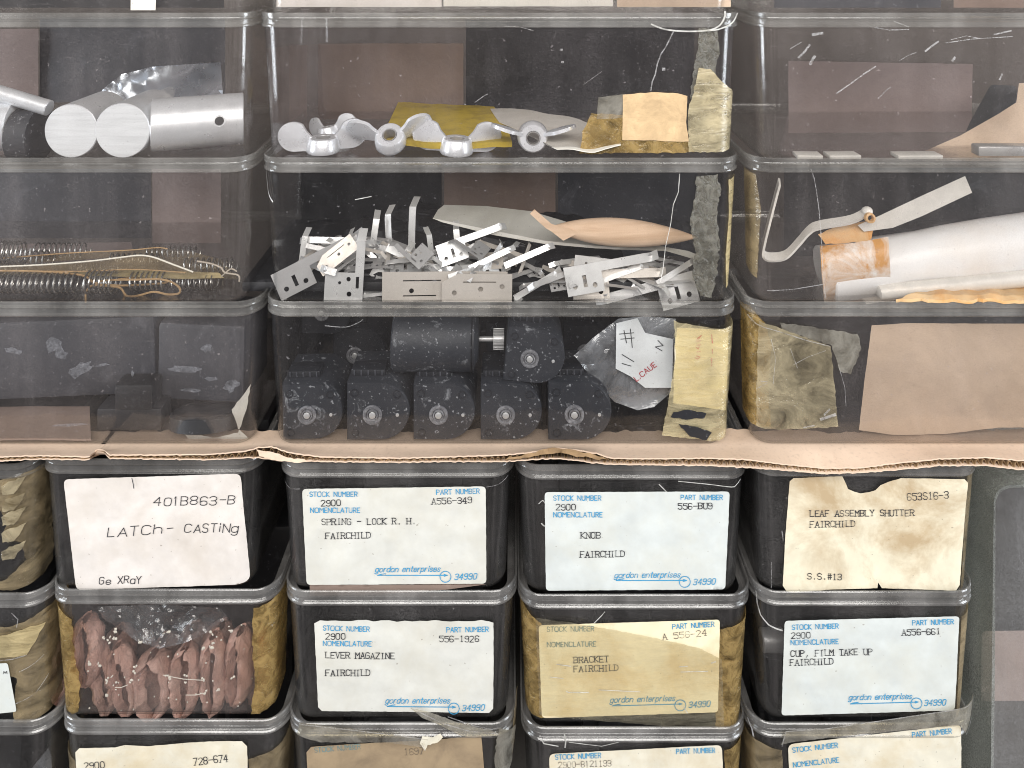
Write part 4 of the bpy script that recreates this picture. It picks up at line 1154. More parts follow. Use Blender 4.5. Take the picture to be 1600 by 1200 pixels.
mb.lathe(a + Vector((164, 0, 0)), (1, 0, 0), [(0, 11), (18, 11)], 20)
for k in range(12):
    an = 2 * math.pi * k / 12
    mb.box(a + Vector((173, 14 * math.cos(an), 14 * math.sin(an))), (18, 4, 4), Matrix.Rotation(an, 3, 'X'), .5)
mb.build('gear', M['pin'], root)
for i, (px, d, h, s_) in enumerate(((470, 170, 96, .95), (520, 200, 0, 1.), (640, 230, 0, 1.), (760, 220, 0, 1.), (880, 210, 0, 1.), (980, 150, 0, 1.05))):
    motor(('motor in painted shade on the second layer at the left', 'black motor in the back row behind others', 'black motor in the back row behind others', 'black motor in the back row behind others', 'black motor in the back row behind others', 'motor in painted shade behind the hanging film bag')[i], px, d, zM + h, 0, s_, 'motor_dark', 5 * (i % 3) - 5)  # the darker enamel paints shade onto motors behind the front row
card_at('shade_card', 'black card added to shade the back of the motor bin', rect(470, 488, 1085, 610), 378, 'black', seed=19)  # black sheet added so the space behind the motors stays dark
# film bag with a written slip
root = thing('film_bag', 'clear film bag with a written white slip, standing beside the motors', 'plastic bag', P(980, 640, 40))
sheet('bag_film', M['bag'], root, [(897, 555), (930, 525), (966, 498), (1010, 494), (1056, 498), (1056, 560), (1050, 612), (1022, 636), (996, 641), (960, 628), (930, 598)], depth_map(lambda u, v: 46 + 10 * nz3(u, v, 3, .03) + 6 * abs(nz3(u, v, 5, .08)) + abs(v - 555) * .06), .8, 6)
fm = depth_map(lambda u, v: 40 + 5 * nz3(u, v, 3, .02))
slip = sheet('paper_slip', M['slip'], root, [(963, 505), (996, 497), (1008, 520), (1052, 530), (1050, 606), (1008, 606), (985, 588), (962, 576)], fm, .8, 8)
W = Writing(fm, .8)
for st in ([(968, 522), (990, 520)], [(970, 530), (991, 528)], [(975, 516), (979, 536)], [(985, 514), (988, 543)], [(972, 554), (990, 565)], [(1028, 532), (1036, 540), (1024, 542), (1034, 548)], [(972, 568), (986, 572)]):
    W.stroke(st, 1.3)
W.build('handwriting', M['ink_pen'], slip)
W = Writing(fm, .8); W.text('L.CAUE', 995, 596, 1026, 572, 8, 1.3, 'sans'); W.build('stamped_text', M['ink_red'], slip)
lines(B3, [(smooth_path([(508, 509), (540, 511), (560, 504), (567, 499)], 5), .8)], 'scratches', 'crack_soft', 1.6, .6)
# label under yellowed tape at the right corner
tl = sheet('paper_label', M['aged'], B3.root, [(1058, 512), (1142, 516), (1144, 650), (1120, 640), (1100, 636), (1052, 630), (1054, 540)], B3.fmap(.5, .5), .6, 8, jit=.8)
W = Writing(B3.fmap(.5, .5), .6)
for st in ([(1088, 530), (1096, 524), (1088, 534), (1095, 532)], [(1089, 540), (1094, 538), (1091, 545), (1088, 543)], [(1089, 550), (1094, 549)], [(1088, 556), (1094, 558), (1090, 561), (1086, 559)], [(1112, 523), (1113, 536)], [(1113, 546), (1113, 552)], [(1112, 560), (1112, 572)]):
    W.stroke(st, 1.5)
W.build('handwriting', M['ink_red'], tl)
sheet('yellow_tape', M['tape_red'], B3.root, [(1053, 500), (1060, 504), (1124, 514), (1190, 516), (1188, 690), (1130, 691), (1034, 680), (1042, 640), (1056, 560)], B3.fmap(1.3, 2.2, .05, 6), .8, 6, jit=.8, seed=12)
for (q, s_) in (([(1052, 644), (1075, 640), (1104, 646), (1100, 654), (1066, 655), (1048, 652)], 1), ([(1060, 662), (1092, 668), (1112, 676), (1104, 688), (1078, 682)], 2)):
    sheet('dark_gap_patch', M['motor_dark'], B3.root, q, B3.fmap(5.0, .3), .5, 6, jit=1.2, seed=s_)  # dark sheet over the tape paints the dark seen through a tear

# ------------------------------------------------------------------ C3: envelope and tape
o = sheet('brown_envelope', M['envelope'], None, [(1342, 672), (1350, 600), (1362, 508), (1420, 505), (1640, 506), (1640, 668), (1560, 668), (1480, 678), (1400, 680)], depth_map(lambda u, v: 42 + 6 * nz3(u, v, 2, .012) + 3 * abs(nz3(u, v, 4, .03))), 5, 10, jit=.3)
setp(o, 'wrinkled brown paper envelope with black specks standing in the lower right long bin', 'envelope')
card_at('shade_card', 'black card added to shade the back of the envelope bin', rect(1225, 488, 1660, 610), 376, 'black', seed=20)  # stands in for the shade behind the envelope
mb = MB(); mb.box((P(1300, 0, 150).x, 150, C3.zf + 66), (150, 90, 128), rotm(2, 0, 3), 6)
o = mb.build('black_box', M['black'], None); setp(o, 'black box in shadow behind the torn yellow tape', 'box')
sheet('yellow_tape', M['tape_amber'], C3.root, [(1140, 492), (1172, 484), (1196, 505), (1206, 540), (1200, 600), (1205, 668), (1176, 672), (1140, 668)], C3.fmap(.5, 1., .05), .6, 6, jit=1., seed=2)
sheet('clear_tape', M['tape_crinkle'], C3.root, [(1188, 502), (1230, 517), (1298, 541), (1304, 600), (1310, 667), (1260, 670), (1184, 672)], C3.fmap(1.2, 3., .05, 8), .7, 6, jit=1., seed=8)
sheet('film_scrap', M['tape_clear'], C3.root, [(1218, 504), (1290, 514), (1340, 522), (1346, 545), (1330, 585), (1312, 580), (1300, 540), (1222, 516)], C3.fmap(.6, 2., .08, 3), .6, 6, jit=1.4, seed=9)
lines(C3, [([(1172, 500), (1185, 509), (1220, 519), (1260, 532), (1296, 541)], 1.1), ([(1240, 570), (1262, 558), (1290, 548)], .7), ([(1205, 530), (1212, 560), (1208, 600)], .6), ([(1310, 570), (1320, 605), (1322, 635)], .6), ([(1186, 612), (1200, 599)], .6), ([(1283, 655), (1305, 648)], 3.5), ([(1288, 648), (1296, 640)], 2.5), ([(1256, 668), (1272, 665)], 1.5), ([(1192, 598), (1200, 597)], 1.2), ([(1235, 545), (1246, 575)], .6)], 'creases', 'crack_soft', 1.3, 4.2)

# ------------------------------------------------------------------ bins of the cut-off top row
card_at('white_paper', 'pinkish white paper at the bottom of the cut-off paper bin, left one', rect(432, -60, 690, 11), 26, 'white_pink', seed=30, cat='paper')
card_at('white_paper', 'white paper at the bottom of the cut-off paper bin, middle one', rect(693, -60, 958, 10), 24, 'paper', seed=31, cat='paper')
card_at('tan_card', 'tan card at the bottom of the cut-off paper bin, right one', rect(964, -60, 1142, 11), 26, 'envelope', seed=32)
card_at('black_card', 'black card in the cut-off bin above the aluminium rods', rect(-300, -80, 350, 12), 60, 'black', seed=33)
o = sheet('white_tag', M['paper'], A0.root, [(205, -60), (246, -60), (243, 16), (204, 16)], A0.fmap(.5), .8, 12)
card_at('grey_card', 'grey card added as haze in the cut-off bin at top right', rect(1210, -80, 1470, 12), 60, 'grey_part', seed=34)  # grey sheet put in for the haze of this bin
card_at('brown_card', 'dark brown card at the right of the cut-off top right bin', rect(1490, -80, 1660, 12), 90, 'brown_card', seed=35)

# ------------------------------------------------------------------ filler added to keep the labelled bins dark inside
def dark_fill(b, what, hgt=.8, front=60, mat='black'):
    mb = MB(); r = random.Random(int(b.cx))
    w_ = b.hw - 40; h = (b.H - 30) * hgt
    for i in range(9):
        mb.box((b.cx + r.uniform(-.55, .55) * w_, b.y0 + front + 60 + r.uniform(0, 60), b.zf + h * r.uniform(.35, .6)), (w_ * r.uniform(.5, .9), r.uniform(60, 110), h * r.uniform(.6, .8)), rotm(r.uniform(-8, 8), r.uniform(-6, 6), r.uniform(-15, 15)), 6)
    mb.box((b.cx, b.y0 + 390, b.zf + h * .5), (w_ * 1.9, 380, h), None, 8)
    return setp(mb.build('dark_filler', M[mat], None), 'dark filler added inside the bin ' + what, 'parts', kind='stuff')
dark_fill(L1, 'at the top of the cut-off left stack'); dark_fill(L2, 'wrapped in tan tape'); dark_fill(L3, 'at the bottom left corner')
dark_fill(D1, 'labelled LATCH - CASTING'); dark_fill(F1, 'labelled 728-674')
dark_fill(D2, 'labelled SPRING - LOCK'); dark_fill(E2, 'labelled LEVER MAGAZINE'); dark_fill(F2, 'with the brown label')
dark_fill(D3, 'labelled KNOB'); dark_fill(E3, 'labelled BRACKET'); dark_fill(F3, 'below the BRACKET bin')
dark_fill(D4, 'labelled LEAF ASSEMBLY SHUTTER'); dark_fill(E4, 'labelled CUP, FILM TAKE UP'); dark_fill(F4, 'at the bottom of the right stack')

# ------------------------------------------------------------------ labels of the lower bins
o, fm = card_label(D1, [(99, 749), (375, 740), (388, 913), (119, 922)], 'white_pink', 9, amp=3, seed=2)
for (t, q, h, sl) in (('401B863-B', (240, 790, 366, 788), 13, .12), ('LATCh', (168, 839, 252, 834), 14, .2), ('-', (262, 830, 271, 829), 8, 0), ('CASTiNg', (288, 832, 371, 831), 13, .15), ('Ge XRaY', (155, 913, 220, 911), 11, .12)):
    W = Writing(fm, .8); W.text(t, *q, h, 1.35, 'hand', slant=sl, jit=.9); W.build('handwriting', M['ink_pen'], o)
lines(D1, [([(206, 747), (208, 756), (209, 763)], 1.)], 'crease', 'ink_pen', 1.2, 5)

o, fm = card_label(D2, [(472, 764), (759, 760), (760, 912), (479, 914)], 'white', 7, seed=3)
printed(o, fm, [('STOCK NUMBER', 484, 776, 558, 776), ('NOMENCLATURE', 485, 801, 562, 801), ('PART NUMBER', 682, 773, 749, 771), ('gordon enterprises', 586, 894, 687, 893), ('~', 590, 899, 695, 899), ('34990', 710, 906, 744, 905)])
typed(o, fm, [('2900', 502, 791, 532, 790), ('A556-349', 675, 788, 737, 786), ('SPRING - LOCK R. H.', 503, 820, 650, 819), ('FAIRCHILD', 509, 842, 579, 841)])
o2 = sheet('brown_card', M['brown_card'], D2.root, [(484, 914), (760, 913), (700, 921), (600, 929), (484, 931)], D2.fmap(.3), .5, 10)
lines(D2, [([(432, 762), (450, 766), (468, 764)], .6), ([(760, 761), (780, 758), (797, 752)], .6)], 'crack', 'crack_soft', 1.6, .6)

o, fm = card_label(D3, [(851, 769), (1140, 768), (1133, 921), (853, 923)], 'white_blue', 6, seed=4)
printed(o, fm, [('STOCK NUMBER', 865, 782, 939, 782), ('NOMENCLATURE', 865, 808, 941, 808), ('PART NUMBER', 1064, 781, 1129, 781), ('gordon enterprises', 960, 903, 1062, 902), ('~', 963, 907, 1069, 907), ('34990', 1083, 914, 1117, 913)])
typed(o, fm, [('2900', 869, 797, 899, 797), ('556-BU9', 1060, 796, 1113, 795), ('KNOB', 908, 841, 938, 841), ('FAIRCHILD', 907, 871, 976, 870)])
lines(D3, [([(1030, 757), (1036, 763), (1043, 770)], 1.), (smooth_path([(842, 787), (848, 782), (851, 786)], 3), .8), (smooth_path([(846, 818), (851, 822), (855, 818), (856, 812), (852, 808)], 4), 1.2), ([(1060, 752), (1110, 757), (1148, 762), (1160, 755)], .8)], 'chips', 'crack', 1.6, 1.2)

nt4 = rounded([(1231, 748), (1318, 744)], 1) if False else None
ol = [(1234, 752), (1240, 747), (1316, 744), (1320, 752), (1325, 764), (1334, 768), (1345, 771), (1358, 769), (1368, 766), (1376, 758), (1388, 753), (1408, 747), (1460, 748), (1507, 749), (1513, 756), (1506, 840), (1500, 916), (1494, 923), (1440, 921), (1378, 919), (1372, 910), (1371, 919), (1300, 921), (1240, 926), (1229, 924), (1223, 915), (1227, 840)]
o, fm = card_label(D4, None, 'cream', notch=ol, seed=5, amp=2.5)
typed(o, fm, [('653S16-3', 1418, 782, 1482, 779)], h=11)
typed(o, fm, [('LEAF ASSEMBLY SHUTTER', 1266, 807, 1428, 806), ('FAIRCHILD', 1266, 824, 1336, 823), ('S.S.#13', 1262, 905, 1315, 906)])

def ragged(x0, y0, x1, y1, n, amp, seed):
    r = random.Random(seed); return [(x0 + (x1 - x0) * i / n, y0 + (y1 - y0) * i / n + r.uniform(-amp, amp)) for i in range(n + 1)]
o, fm = card_label(E2, None, 'white', notch=[(491, 974)] + ragged(500, 970, 764, 970, 22, 1.6, 3) + [(771, 973), (771, 1040), (770, 1108), (764, 1114), (620, 1112), (503, 1111), (497, 1105), (494, 1040)], seed=6)
printed(o, fm, [('STOCK NUMBER', 505, 985, 577, 987), ('NOMENCLATURE', 505, 1009, 580, 1010), ('PART NUMBER', 698, 988, 763, 987), ('gordon enterprises', 602, 1099, 702, 1099), ('~', 605, 1104, 708, 1105), ('34990', 722, 1111, 756, 1110)])
typed(o, fm, [('2900', 509, 999, 539, 999), ('556-1926', 687, 1003, 748, 1003), ('LEVER MAGAZINE', 509, 1028, 616, 1030), ('FAIRCHILD', 509, 1056, 578, 1056)])

o, fm = card_label(E3, [(842, 977), (1125, 968), (1122, 1113), (847, 1122)], 'amber_label', 6, seed=7)
printed(o, fm, [('STOCK NUMBER', 855, 987, 928, 986), ('NOMENCLATURE', 855, 1011, 931, 1010)], 'ink_teal')
printed(o, fm, [('PART NUMBER', 1051, 983, 1116, 979), ('gordon enterprises', 953, 1098, 1054, 1095), ('~', 957, 1103, 1062, 1100), ('34990', 1076, 1106, 1109, 1104)])
typed(o, fm, [('BRACKET', 897, 1036, 951, 1034), ('FAIRCHILD', 897, 1050, 966, 1048)], 'ink_black')
typed(o, fm, [('A 556-24', 1036, 1000, 1104, 993)], 'ink_faded')
sheet('amber_tape', M['tape_amber'], E3.root, [(780, 950), (815, 955), (846, 974), (848, 1040), (850, 1122), (830, 1124), (780, 1115)], E3.fmap(.5, 1., .06), .6, 6, jit=.8)
sheet('amber_tape', M['tape_amber'], E3.root, [(1118, 985), (1150, 978), (1215, 972), (1215, 1140), (1160, 1142), (1118, 1138)], E3.fmap(.5, 1.6, .06), .6, 6, jit=.8, seed=3)
sheet('clear_tape', M['tape_over'], E3.root, [(838, 966), (900, 974), (1000, 992), (1090, 1012), (1128, 1030), (1132, 1140), (1090, 1140), (960, 1128), (844, 1118)], E3.fmap(4.0, 1.2, .05, 4), .5, 7, jit=.8, seed=4)
lines(E3, [([(870, 1038), (892, 1041)], 1), ([(1062, 1042), (1074, 1041)], 1), ([(885, 1080), (888, 1082), (920, 1082)], 1.), ([(936, 1078), (1000, 1081)], .8), ([(1064, 1050), (1106, 1049)], .8), ([(1112, 1036), (1118, 1034)], 1.3), ([(1068, 1104), (1074, 1114)], 1.2), ([(928, 974), (940, 962), (945, 956)], .8), ([(860, 1058), (880, 1060)], .7)], 'creases', 'crack', 1.5, 6)

o, fm = card_label(E4, [(1226, 970), (1499, 963), (1492, 1110), (1221, 1118)], 'white_blue', 6, seed=8)
printed(o, fm, [('STOCK NUMBER', 1238, 984, 1310, 982), ('NOMENCLATURE', 1236, 1008, 1310, 1006), ('PART NUMBER', 1426, 977, 1490, 975), ('gordon enterprises', 1326, 1094, 1424, 1092), ('~', 1329, 1100, 1431, 1097), ('34990', 1444, 1103, 1477, 1102)])
typed(o, fm, [('2900', 1237, 998, 1266, 997), ('A556-661', 1410, 993, 1469, 991), ('CUP, FILM TAKE UP', 1236, 1026, 1363, 1023), ('FAIRCHILD', 1235, 1040, 1302, 1038)])
lines(E4, [([(1182, 938), (1184, 955), (1190, 970), (1202, 979), (1222, 985)], 1.)], 'crack', 'crack', 2.4, .8)
mb = MB(); mb.lathe(E4.front(1204, 1000, -46) + Vector((0, 0, 0)), (1, 0, 0), [(-16, 14), (-14, 16), (20, 16), (22, 14)], 24)
o = mb.build('metal_cup', M['steel_dark'], None); setp(o, 'grey metal cup showing left of the CUP, FILM TAKE UP label', 'cup')

o, fm = card_label(F1, None, 'aged', notch=[(118, 1176), (124, 1169), (180, 1168), (196, 1164), (230, 1166), (300, 1160), (340, 1158), (378, 1158), (386, 1166), (390, 1300), (124, 1300)], seed=9, amp=3)
typed(o, fm, [('728-674', 303, 1196, 356, 1190)], h=11)
typed(o, fm, [('2900', 132, 1202, 163, 1200)], h=10)
sheet('tan_tape', M['tape_tan'], F1.root, [(388, 1186), (440, 1170), (480, 1150), (490, 1300), (390, 1300)], F1.fmap(.5, 1.5, .06), .6, 7, jit=1.)
sheet('tan_tape', M['tape_tan'], F1.root, [(40, 1180), (100, 1184), (117, 1190), (122, 1300), (40, 1300)], F1.fmap(.5, 1.5, .06), .6, 7, jit=1.)

o, fm = card_label(F2, None, 'brown_label', notch=[(479, 1176), (486, 1167), (560, 1162), (640, 1158), (700, 1154), (752, 1148), (758, 1220), (760, 1300), (486, 1300)], seed=10, amp=2)
printed(o, fm, [('STOCK NUMBER', 492, 1176, 563, 1170)], 'ink_teal')
typed(o, fm, [('1697', 632, 1180, 662, 1178)], 'ink_faded', h=10)
sheet('torn_tape', M['tape_clear'], F2.root, [(640, 1106), (672, 1113), (720, 1130), (770, 1142), (776, 1150), (735, 1152), (716, 1148), (690, 1134), (660, 1122)], F2.fmap(9, 2, .05), .8, 6, jit=.8)
sheet('torn_tape', M['tape_clear'], F2.root, [(470, 1130), (560, 1140), (650, 1152), (668, 1160), (662, 1168), (600, 1160), (500, 1160), (466, 1150)], F2.fmap(7.5, 1.5, .05), .8, 6, jit=.8)
sheet('paper_curl', M['aged'], F2.root, [(660, 1150), (676, 1152), (688, 1146), (692, 1152), (684, 1160), (668, 1164), (664, 1172), (656, 1162)], F2.fmap(9.5, 2.5, .1), .8, 4, jit=.8)
sheet('tape_flap', M['tape_clear'], F2.root, [(778, 1138), (792, 1150), (806, 1156), (800, 1190), (790, 1230), (776, 1250), (772, 1180)], F2.fmap(5, 4, .06), .8, 6, jit=1.5)
sheet('tape_flap', M['tape_tan'], F2.root, [(810, 1110), (818, 1104), (816, 1150), (804, 1200), (800, 1170)], F2.fmap(3, 3, .06), .8, 6, jit=1.)
lines(F2, [([(642, 1106), (690, 1130), (735, 1143), (772, 1146)], 1.), ([(700, 1120), (740, 1134), (770, 1140)], .8), ([(470, 1132), (560, 1142), (640, 1152), (668, 1156)], .8), ([(660, 1162), (664, 1172)], 1.2)], 'creases', 'crack_soft', 1.8, 12)

o, fm = card_label(F3, [(858, 1178), (1128, 1164), (1134, 1300), (862, 1310)], 'aged', 9, seed=11)
printed(o, fm, [('STOCK NUMBER', 868, 1187, 939, 1184), ('PART NUMBER', 1057, 1178, 1117, 1176)])
typed(o, fm, [('2900-8121193', 873, 1200, 955, 1197)], 'ink_faded')
sheet('kraft_tape', M['tape_amber'], F3.root, [(1132, 1172), (1170, 1166), (1210, 1162), (1215, 1300), (1134, 1300)], F3.fmap(.5, 1., .06), .6, 7, jit=1.)
lines(F3, [([(882, 1148), (884, 1158), (883, 1168)], 1.2), ([(846, 1154), (850, 1162), (872, 1166)], .9), ([(890, 1160), (940, 1166), (966, 1160)], .6)], 'crack', 'crack', 1.8, 7.5)

o, fm = card_label(F4, [(1231, 1163), (1501, 1132), (1508, 1300), (1238, 1310)], 'aged', 10, seed=12, off=2.2)
printed(o, fm, [('STOCK NUMBER', 1239, 1176, 1309, 1168), ('NOMENCLATURE', 1240, 1199, 1311, 1191), ('PART NUMBER', 1426, 1152, 1487, 1146)])
sheet('tape_flap', M['tape_clear'], F4.root, [(1220, 1164), (1228, 1142), (1290, 1138), (1360, 1128), (1440, 1116), (1528, 1103), (1522, 1130), (1508, 1150), (1500, 1134), (1400, 1142), (1300, 1152), (1236, 1160)], F4.fmap(7.5, 1.5, .05), .8, 7, jit=.6)
sheet('tan_tape', M['tape_tan'], F4.root, [(1130, 1168), (1190, 1164), (1222, 1172), (1228, 1300), (1130, 1300)], F4.fmap(.5, 1.5, .06), .6, 7, jit=1.)
lines(F4, [([(1222, 1166), (1228, 1143), (1290, 1139), (1400, 1123), (1527, 1104)], .9), ([(1527, 1104), (1522, 1130), (1508, 1152)], .8), ([(1178, 1140), (1184, 1152), (1186, 1162)], 1.3)], 'creases', 'crack_soft', 1.6, 10)
lines(D4, [([(1512, 880), (1510, 890), (1506, 896)], 1.6), ([(1206, 880), (1206, 920)], .7), ([(1222, 830), (1224, 845)], 1.2)], 'chips', 'crack_soft', 1.6, .8)
sheet('tan_tape', M['tape_tan'], D4.root, [(1513, 745), (1570, 742), (1570, 925), (1504, 925)], D4.fmap(.5, .8, .04), .6, 7)
sheet('tan_tape', M['tape_tan'], E4.root, [(1503, 965), (1560, 955), (1560, 1120), (1496, 1125)], E4.fmap(.5, .8, .04), .6, 7)

# ------------------------------------------------------------------ E1: reddish leather
def pouch(label, px, py, w_, h_, d, roll=0, gap=16, seed=0):
    c = P(px, py - 7, d); h_ *= .93; w_ *= 1.08; R = rotm(roll, 0, (seed * 37 % 24) - 12); V = []; F = []; nv = 34
    W2 = w_ * .52 * (CAMD + d) / CAMD; H2 = h_ * .5 * (CAMD + d) / CAMD; D2 = W2 * .95
    angs = [gap + (360 - 2 * gap) * i / 26 for i in range(27)]
    inner = [(.42, gap * .9, .55), (.70, gap * .9, .25)]
    rows = []
    for j in range(nv):
        t = -1 + 2 * j / (nv - 1)
        e = max(.06, (1 - abs(t) ** 3.6)) ** .5
        row = []; g0 = gap
        gap_t = max(1.5, g0 * min(1., (t + 1) / .45) * min(1., (1 - t) / .3)); angs = [gap_t + (360 - 2 * gap_t) * i / 26 for i in range(27)]
        gap = gap_t
        pts = [(math.sin(math.radians(gap)) * .55, -.25), (math.sin(math.radians(gap)) * .9, -.72)]
        pts += [(math.sin(math.radians(a)), -math.cos(math.radians(a))) for a in angs]
        pts += [(-math.sin(math.radians(gap)) * .9, -.72), (-math.sin(math.radians(gap)) * .55, -.25)]
        gap = g0
        for (x, y) in pts:
            q = Vector((x * W2 * e, y * D2 * (.35 + .65 * e), t * H2))
            n1 = noise.noise(Vector((q.x * .05 + seed * 5, q.y * .05, q.z * .03))); n2 = noise.noise(Vector((q.x * .18 + seed, q.y * .15, q.z * .07)))
            n3 = noise.noise(Vector((q.x * .35 + seed, q.y * .3, q.z * .16)))
            q.x += 3 * n1 + 2.2 * n2 + 1.4 * n3; q.y += 5 * n2 - 2 * n1 + 2.4 * n3
            row.append(q)
        rows.append(row)
    m = len(rows[0])
    for row in rows: V += [c + R @ q for q in row]
    for row in rows:
        for q in row: V.append(c + R @ Vector((q.x * .84, q.y * .84 + .4, q.z * .97)))
    n = nv * m
    for j in range(nv - 1):
        for i in range(m - 1):
            a = j * m + i; F.append((a, a + 1, a + m + 1, a + m)); F.append((n + a, n + a + m, n + a + m + 1, n + a + 1))
        for i in (0, m - 1):
            a = j * m + i; F.append((a, a + m, n + a + m, n + a))
    for j in (0, nv - 1):
        for i in range(m - 1):
            a = j * m + i; F.append((a, a + 1, n + a + 1, n + a))
    o = mesh_obj('leather_piece', V, F, M['leather'], None, sharp=80)
    return setp(o, label, 'leather piece', 'folded leather pieces in the yellowed bin')
for (x, y, w_, h_, r, g, d, lab) in ((137, 1022, 42, 108, 2, 22, 46, 'broad flat folded leather piece pressed against the left wall'), (164, 1066, 36, 110, 11, 30, 50, 'slanted folded leather piece, left of a matching slanted one'), (195, 1067, 38, 112, 14, 36, 46, 'slanted folded leather piece whose lower end curls out'), (241, 1074, 54, 98, 3, 50, 50, 'open folded leather piece with a wide dark mouth, at the centre'), (290, 1068, 40, 112, -2, 44, 44, 'folded leather piece with a rimmed slit, right of the open one'), (334, 1058, 36, 128, 0, 26, 46, 'tall narrow leather piece sprinkled with white crumbs'), (374, 1046, 40, 120, -3, 20, 54, 'leather piece with a split upper end, near the right wall'), (404, 1044, 34, 120, -2, 16, 76, 'leather piece behind amber tape at the right wall')):
    pouch(lab, x, y, w_, h_, d, r, g, int(x) % 11)
for i in range(9): pouch('folded leather piece lying in the back of the yellowed bin', 110 + i * 38, 1050 + rnd.uniform(-14, 10), 48, 116, 120 + 40 * (i % 2), rnd.uniform(-14, 14), 16, i)
mb = MB(); mb.box((E1.cx, 360, E1.zf + 70), (300, 260, 130), None, 10)
o = mb.build('dark_filler', M['black'], None); setp(o, 'dark filler added at the back of the yellowed bin', 'parts', kind='stuff')  # filler added to keep the back of this bin dark
o = sheet('film_bag', M['bag_dark'], None, [(152, 948), (250, 944), (345, 950), (356, 966), (322, 990), (290, 1004), (250, 1014), (214, 1002), (186, 982), (160, 966)], depth_map(lambda u, v: 42 + 16 * nz3(u, v, 3, .03) + 10 * abs(nz3(u, v, 5, .07)) + (1000 - v) * .3), .8, 5, jit=.8, seed=3)
setp(o, 'crumpled clear film bag lying on the leather pieces', 'plastic bag')
mb = MB(); r = random.Random(2)
spots = [(160, 995), (168, 1002), (175, 998), (182, 985), (180, 996), (218, 1001), (212, 1040), (208, 1050), (205, 1065), (168, 1065), (172, 1060), (180, 1068), (167, 1085), (330, 990), (333, 1005), (330, 1012), (290, 1055), (292, 1069), (316, 1060), (322, 1082), (340, 1080), (365, 1060), (262, 1054), (268, 1058), (140, 1035), (155, 1038), (266, 985), (318, 1015), (362, 985)]
for (x, y) in spots:
    for k in range(2): mb.blob(E1.front(x + r.uniform(-3, 3), y + r.uniform(-3, 3), -4.5), (r.uniform(1.2, 3.2), 1.2, r.uniform(.8, 2.2)), rotm(r.uniform(0, 180)), .5, .4, k)
for k in range(36): mb.blob(E1.front(r.uniform(135, 400), r.uniform(965, 1115), -4.2), (r.uniform(.6, 1.6), 1, r.uniform(.6, 1.5)), None, .3, .4, k)
for (a, b_) in (((255, 1055), (318, 1063)), ((290, 1086), (322, 1082)), ((180, 1074), (200, 1070))):
    mb.tube([E1.front(a[0], a[1], -4.2), E1.front((a[0] + b_[0]) / 2, (a[1] + b_[1]) / 2 + 2, -4), E1.front(b_[0], b_[1], -4.2)], .55, 5)
o = mb.build('white_crumbs', M['crumb'], None); setp(o, 'white crumbs sprinkled over the leather pieces', 'crumbs', kind='stuff')
sheet('amber_tape', M['tape_amber'], E1.root, [(40, 955), (92, 956), (112, 968), (116, 1020), (126, 1070), (122, 1112), (112, 1118), (40, 1112)], E1.fmap(.5, 1., .06), .6, 6, jit=2., seed=5)
sheet('amber_tape', M['tape_amber'], E1.root, [(396, 950), (430, 944), (480, 942), (480, 1118), (392, 1116), (398, 1060), (394, 1000)], E1.fmap(.5, 1., .06), .6, 6, jit=1.5, seed=6)

# ------------------------------------------------------------------ far left stack: tape and label
sheet('tan_tape', M['tape_tan'], L1.root, [(-40, 760), (8, 748), (40, 742), (80, 744), (86, 920), (30, 922), (-40, 924), (10, 905), (36, 880), (30, 850), (4, 840), (10, 815), (2, 800)], L1.fmap(.6, 4., .06, 3), .8, 6, jit=1.5, seed=3)
for (y, s_) in ((764, 1), (790, 2), (812, 3), (838, 4), (866, 5)):
    sheet('tape_wrinkle', M['tape_crinkle'], L1.root, [(2, y - 4), (14, y - 12), (34, y - 16), (28, y - 4), (20, y + 8), (4, y + 10)], L1.fmap(3.5, 4, .08, s_), .8, 4, jit=1.2, seed=s_)
sheet('tan_tape', M['tape_tan'], L2.root, [(-40, 985), (20, 978), (60, 962), (100, 958), (100, 1130), (20, 1130), (26, 1060), (-40, 1040)], L2.fmap(.6, 3., .06, 5), .8, 6, jit=1.2, seed=4)
sheet('yellow_tape', M['tape_yellow'], L2.root, [(-40, 998), (10, 992), (45, 980), (62, 984), (40, 1024), (-40, 1034)], L2.fmap(4, 2., .06, 5), .8, 6, jit=1., seed=6)
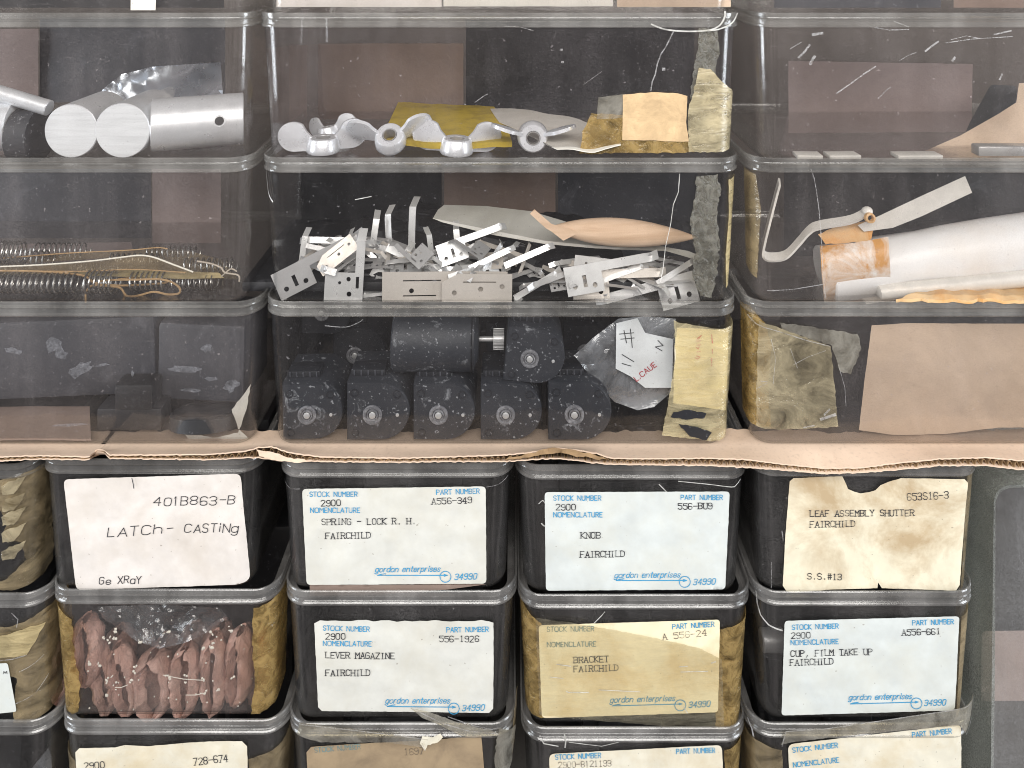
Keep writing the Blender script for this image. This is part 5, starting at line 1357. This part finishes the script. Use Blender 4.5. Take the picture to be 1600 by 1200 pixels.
tl = sheet('paper_label', M['white_blue'], L2.root, rounded([(-60, 1040), (12, 1036), (26, 1112), (-50, 1120)], 4), L2.fmap(4.5, .6), .8, 8)
W = Writing(L2.fmap(4.5, .6), .8); W.stroke([(5, 1053), (6, 1049), (8, 1052), (10, 1049), (11, 1053)], 1.2); W.build('typed_text', M['ink_black'], tl)
lines(L2, [([(-10, 1034), (20, 1030), (40, 1024)], .9), ([(30, 1050), (50, 1040), (60, 1034)], .7), ([(24, 1100), (50, 1088), (66, 1070)], .7), ([(18, 958), (28, 968), (26, 980)], .8)], 'creases', 'crack_soft', 1.6, 5)
o = sheet('film_bag', M['bag'], None, [(30, 1240), (50, 1200), (76, 1168), (80, 1182), (84, 1240)], depth_map(lambda u, v: 52 + 6 * nz3(u, v, 2, .05)), 1., 6)
setp(o, 'scrap of clear film in the bottom left corner bin', 'plastic bag')

# ------------------------------------------------------------------ tall box at the right
root = thing('tall_clear_box', 'tall clear box standing on edge right of the narrow bins', 'plastic box', P(1760, 1330, 120))
ol = rounded([(1553, 758), (2000, 752), (2000, 1402), (1546, 1402)], 30, 6)
sheet('front_panel', M['tall'], root, ol, depth_map(lambda u, v: 40), 2.5, 40, smooth=False)
path = [(1546 + 7 * (1402 - v) / 644, v) for v in (1400, 1300, 1200, 1100, 1000, 900, 820)] + [(u, v) for u, v in ol if u < 1600 and v < 800][:7] + [(u, 757.3 - (u - 1553) * .013) for u in (1620, 1700, 1850, 1998)]
V = []; F = []
for i, (u, v) in enumerate(path):
    p0 = P(u, v, 40.2); c = P(1760, 1080, 40.2); inw = (c - p0).normalized() * 5
    V += [p0, p0 + Vector((0, 200, 0)), p0 + inw + Vector((0, 200, 0)), p0 + inw]
    if i:
        k = (i - 1) * 4
        for j in range(4): F.append((k + j, k + (j + 1) % 4, k + 4 + (j + 1) % 4, k + 4 + j))
mesh_obj('side_panel', V, F, M['edge'], root, sharp=50)
o = sheet('brown_card', M['mauve_light'], None, rounded([(1534, 986), (1700, 984), (1700, 1330), (1530, 1330)], 8), depth_map(lambda u, v: 262), 4, 14)
setp(o, 'tall brown card standing behind the tall clear box', 'card')
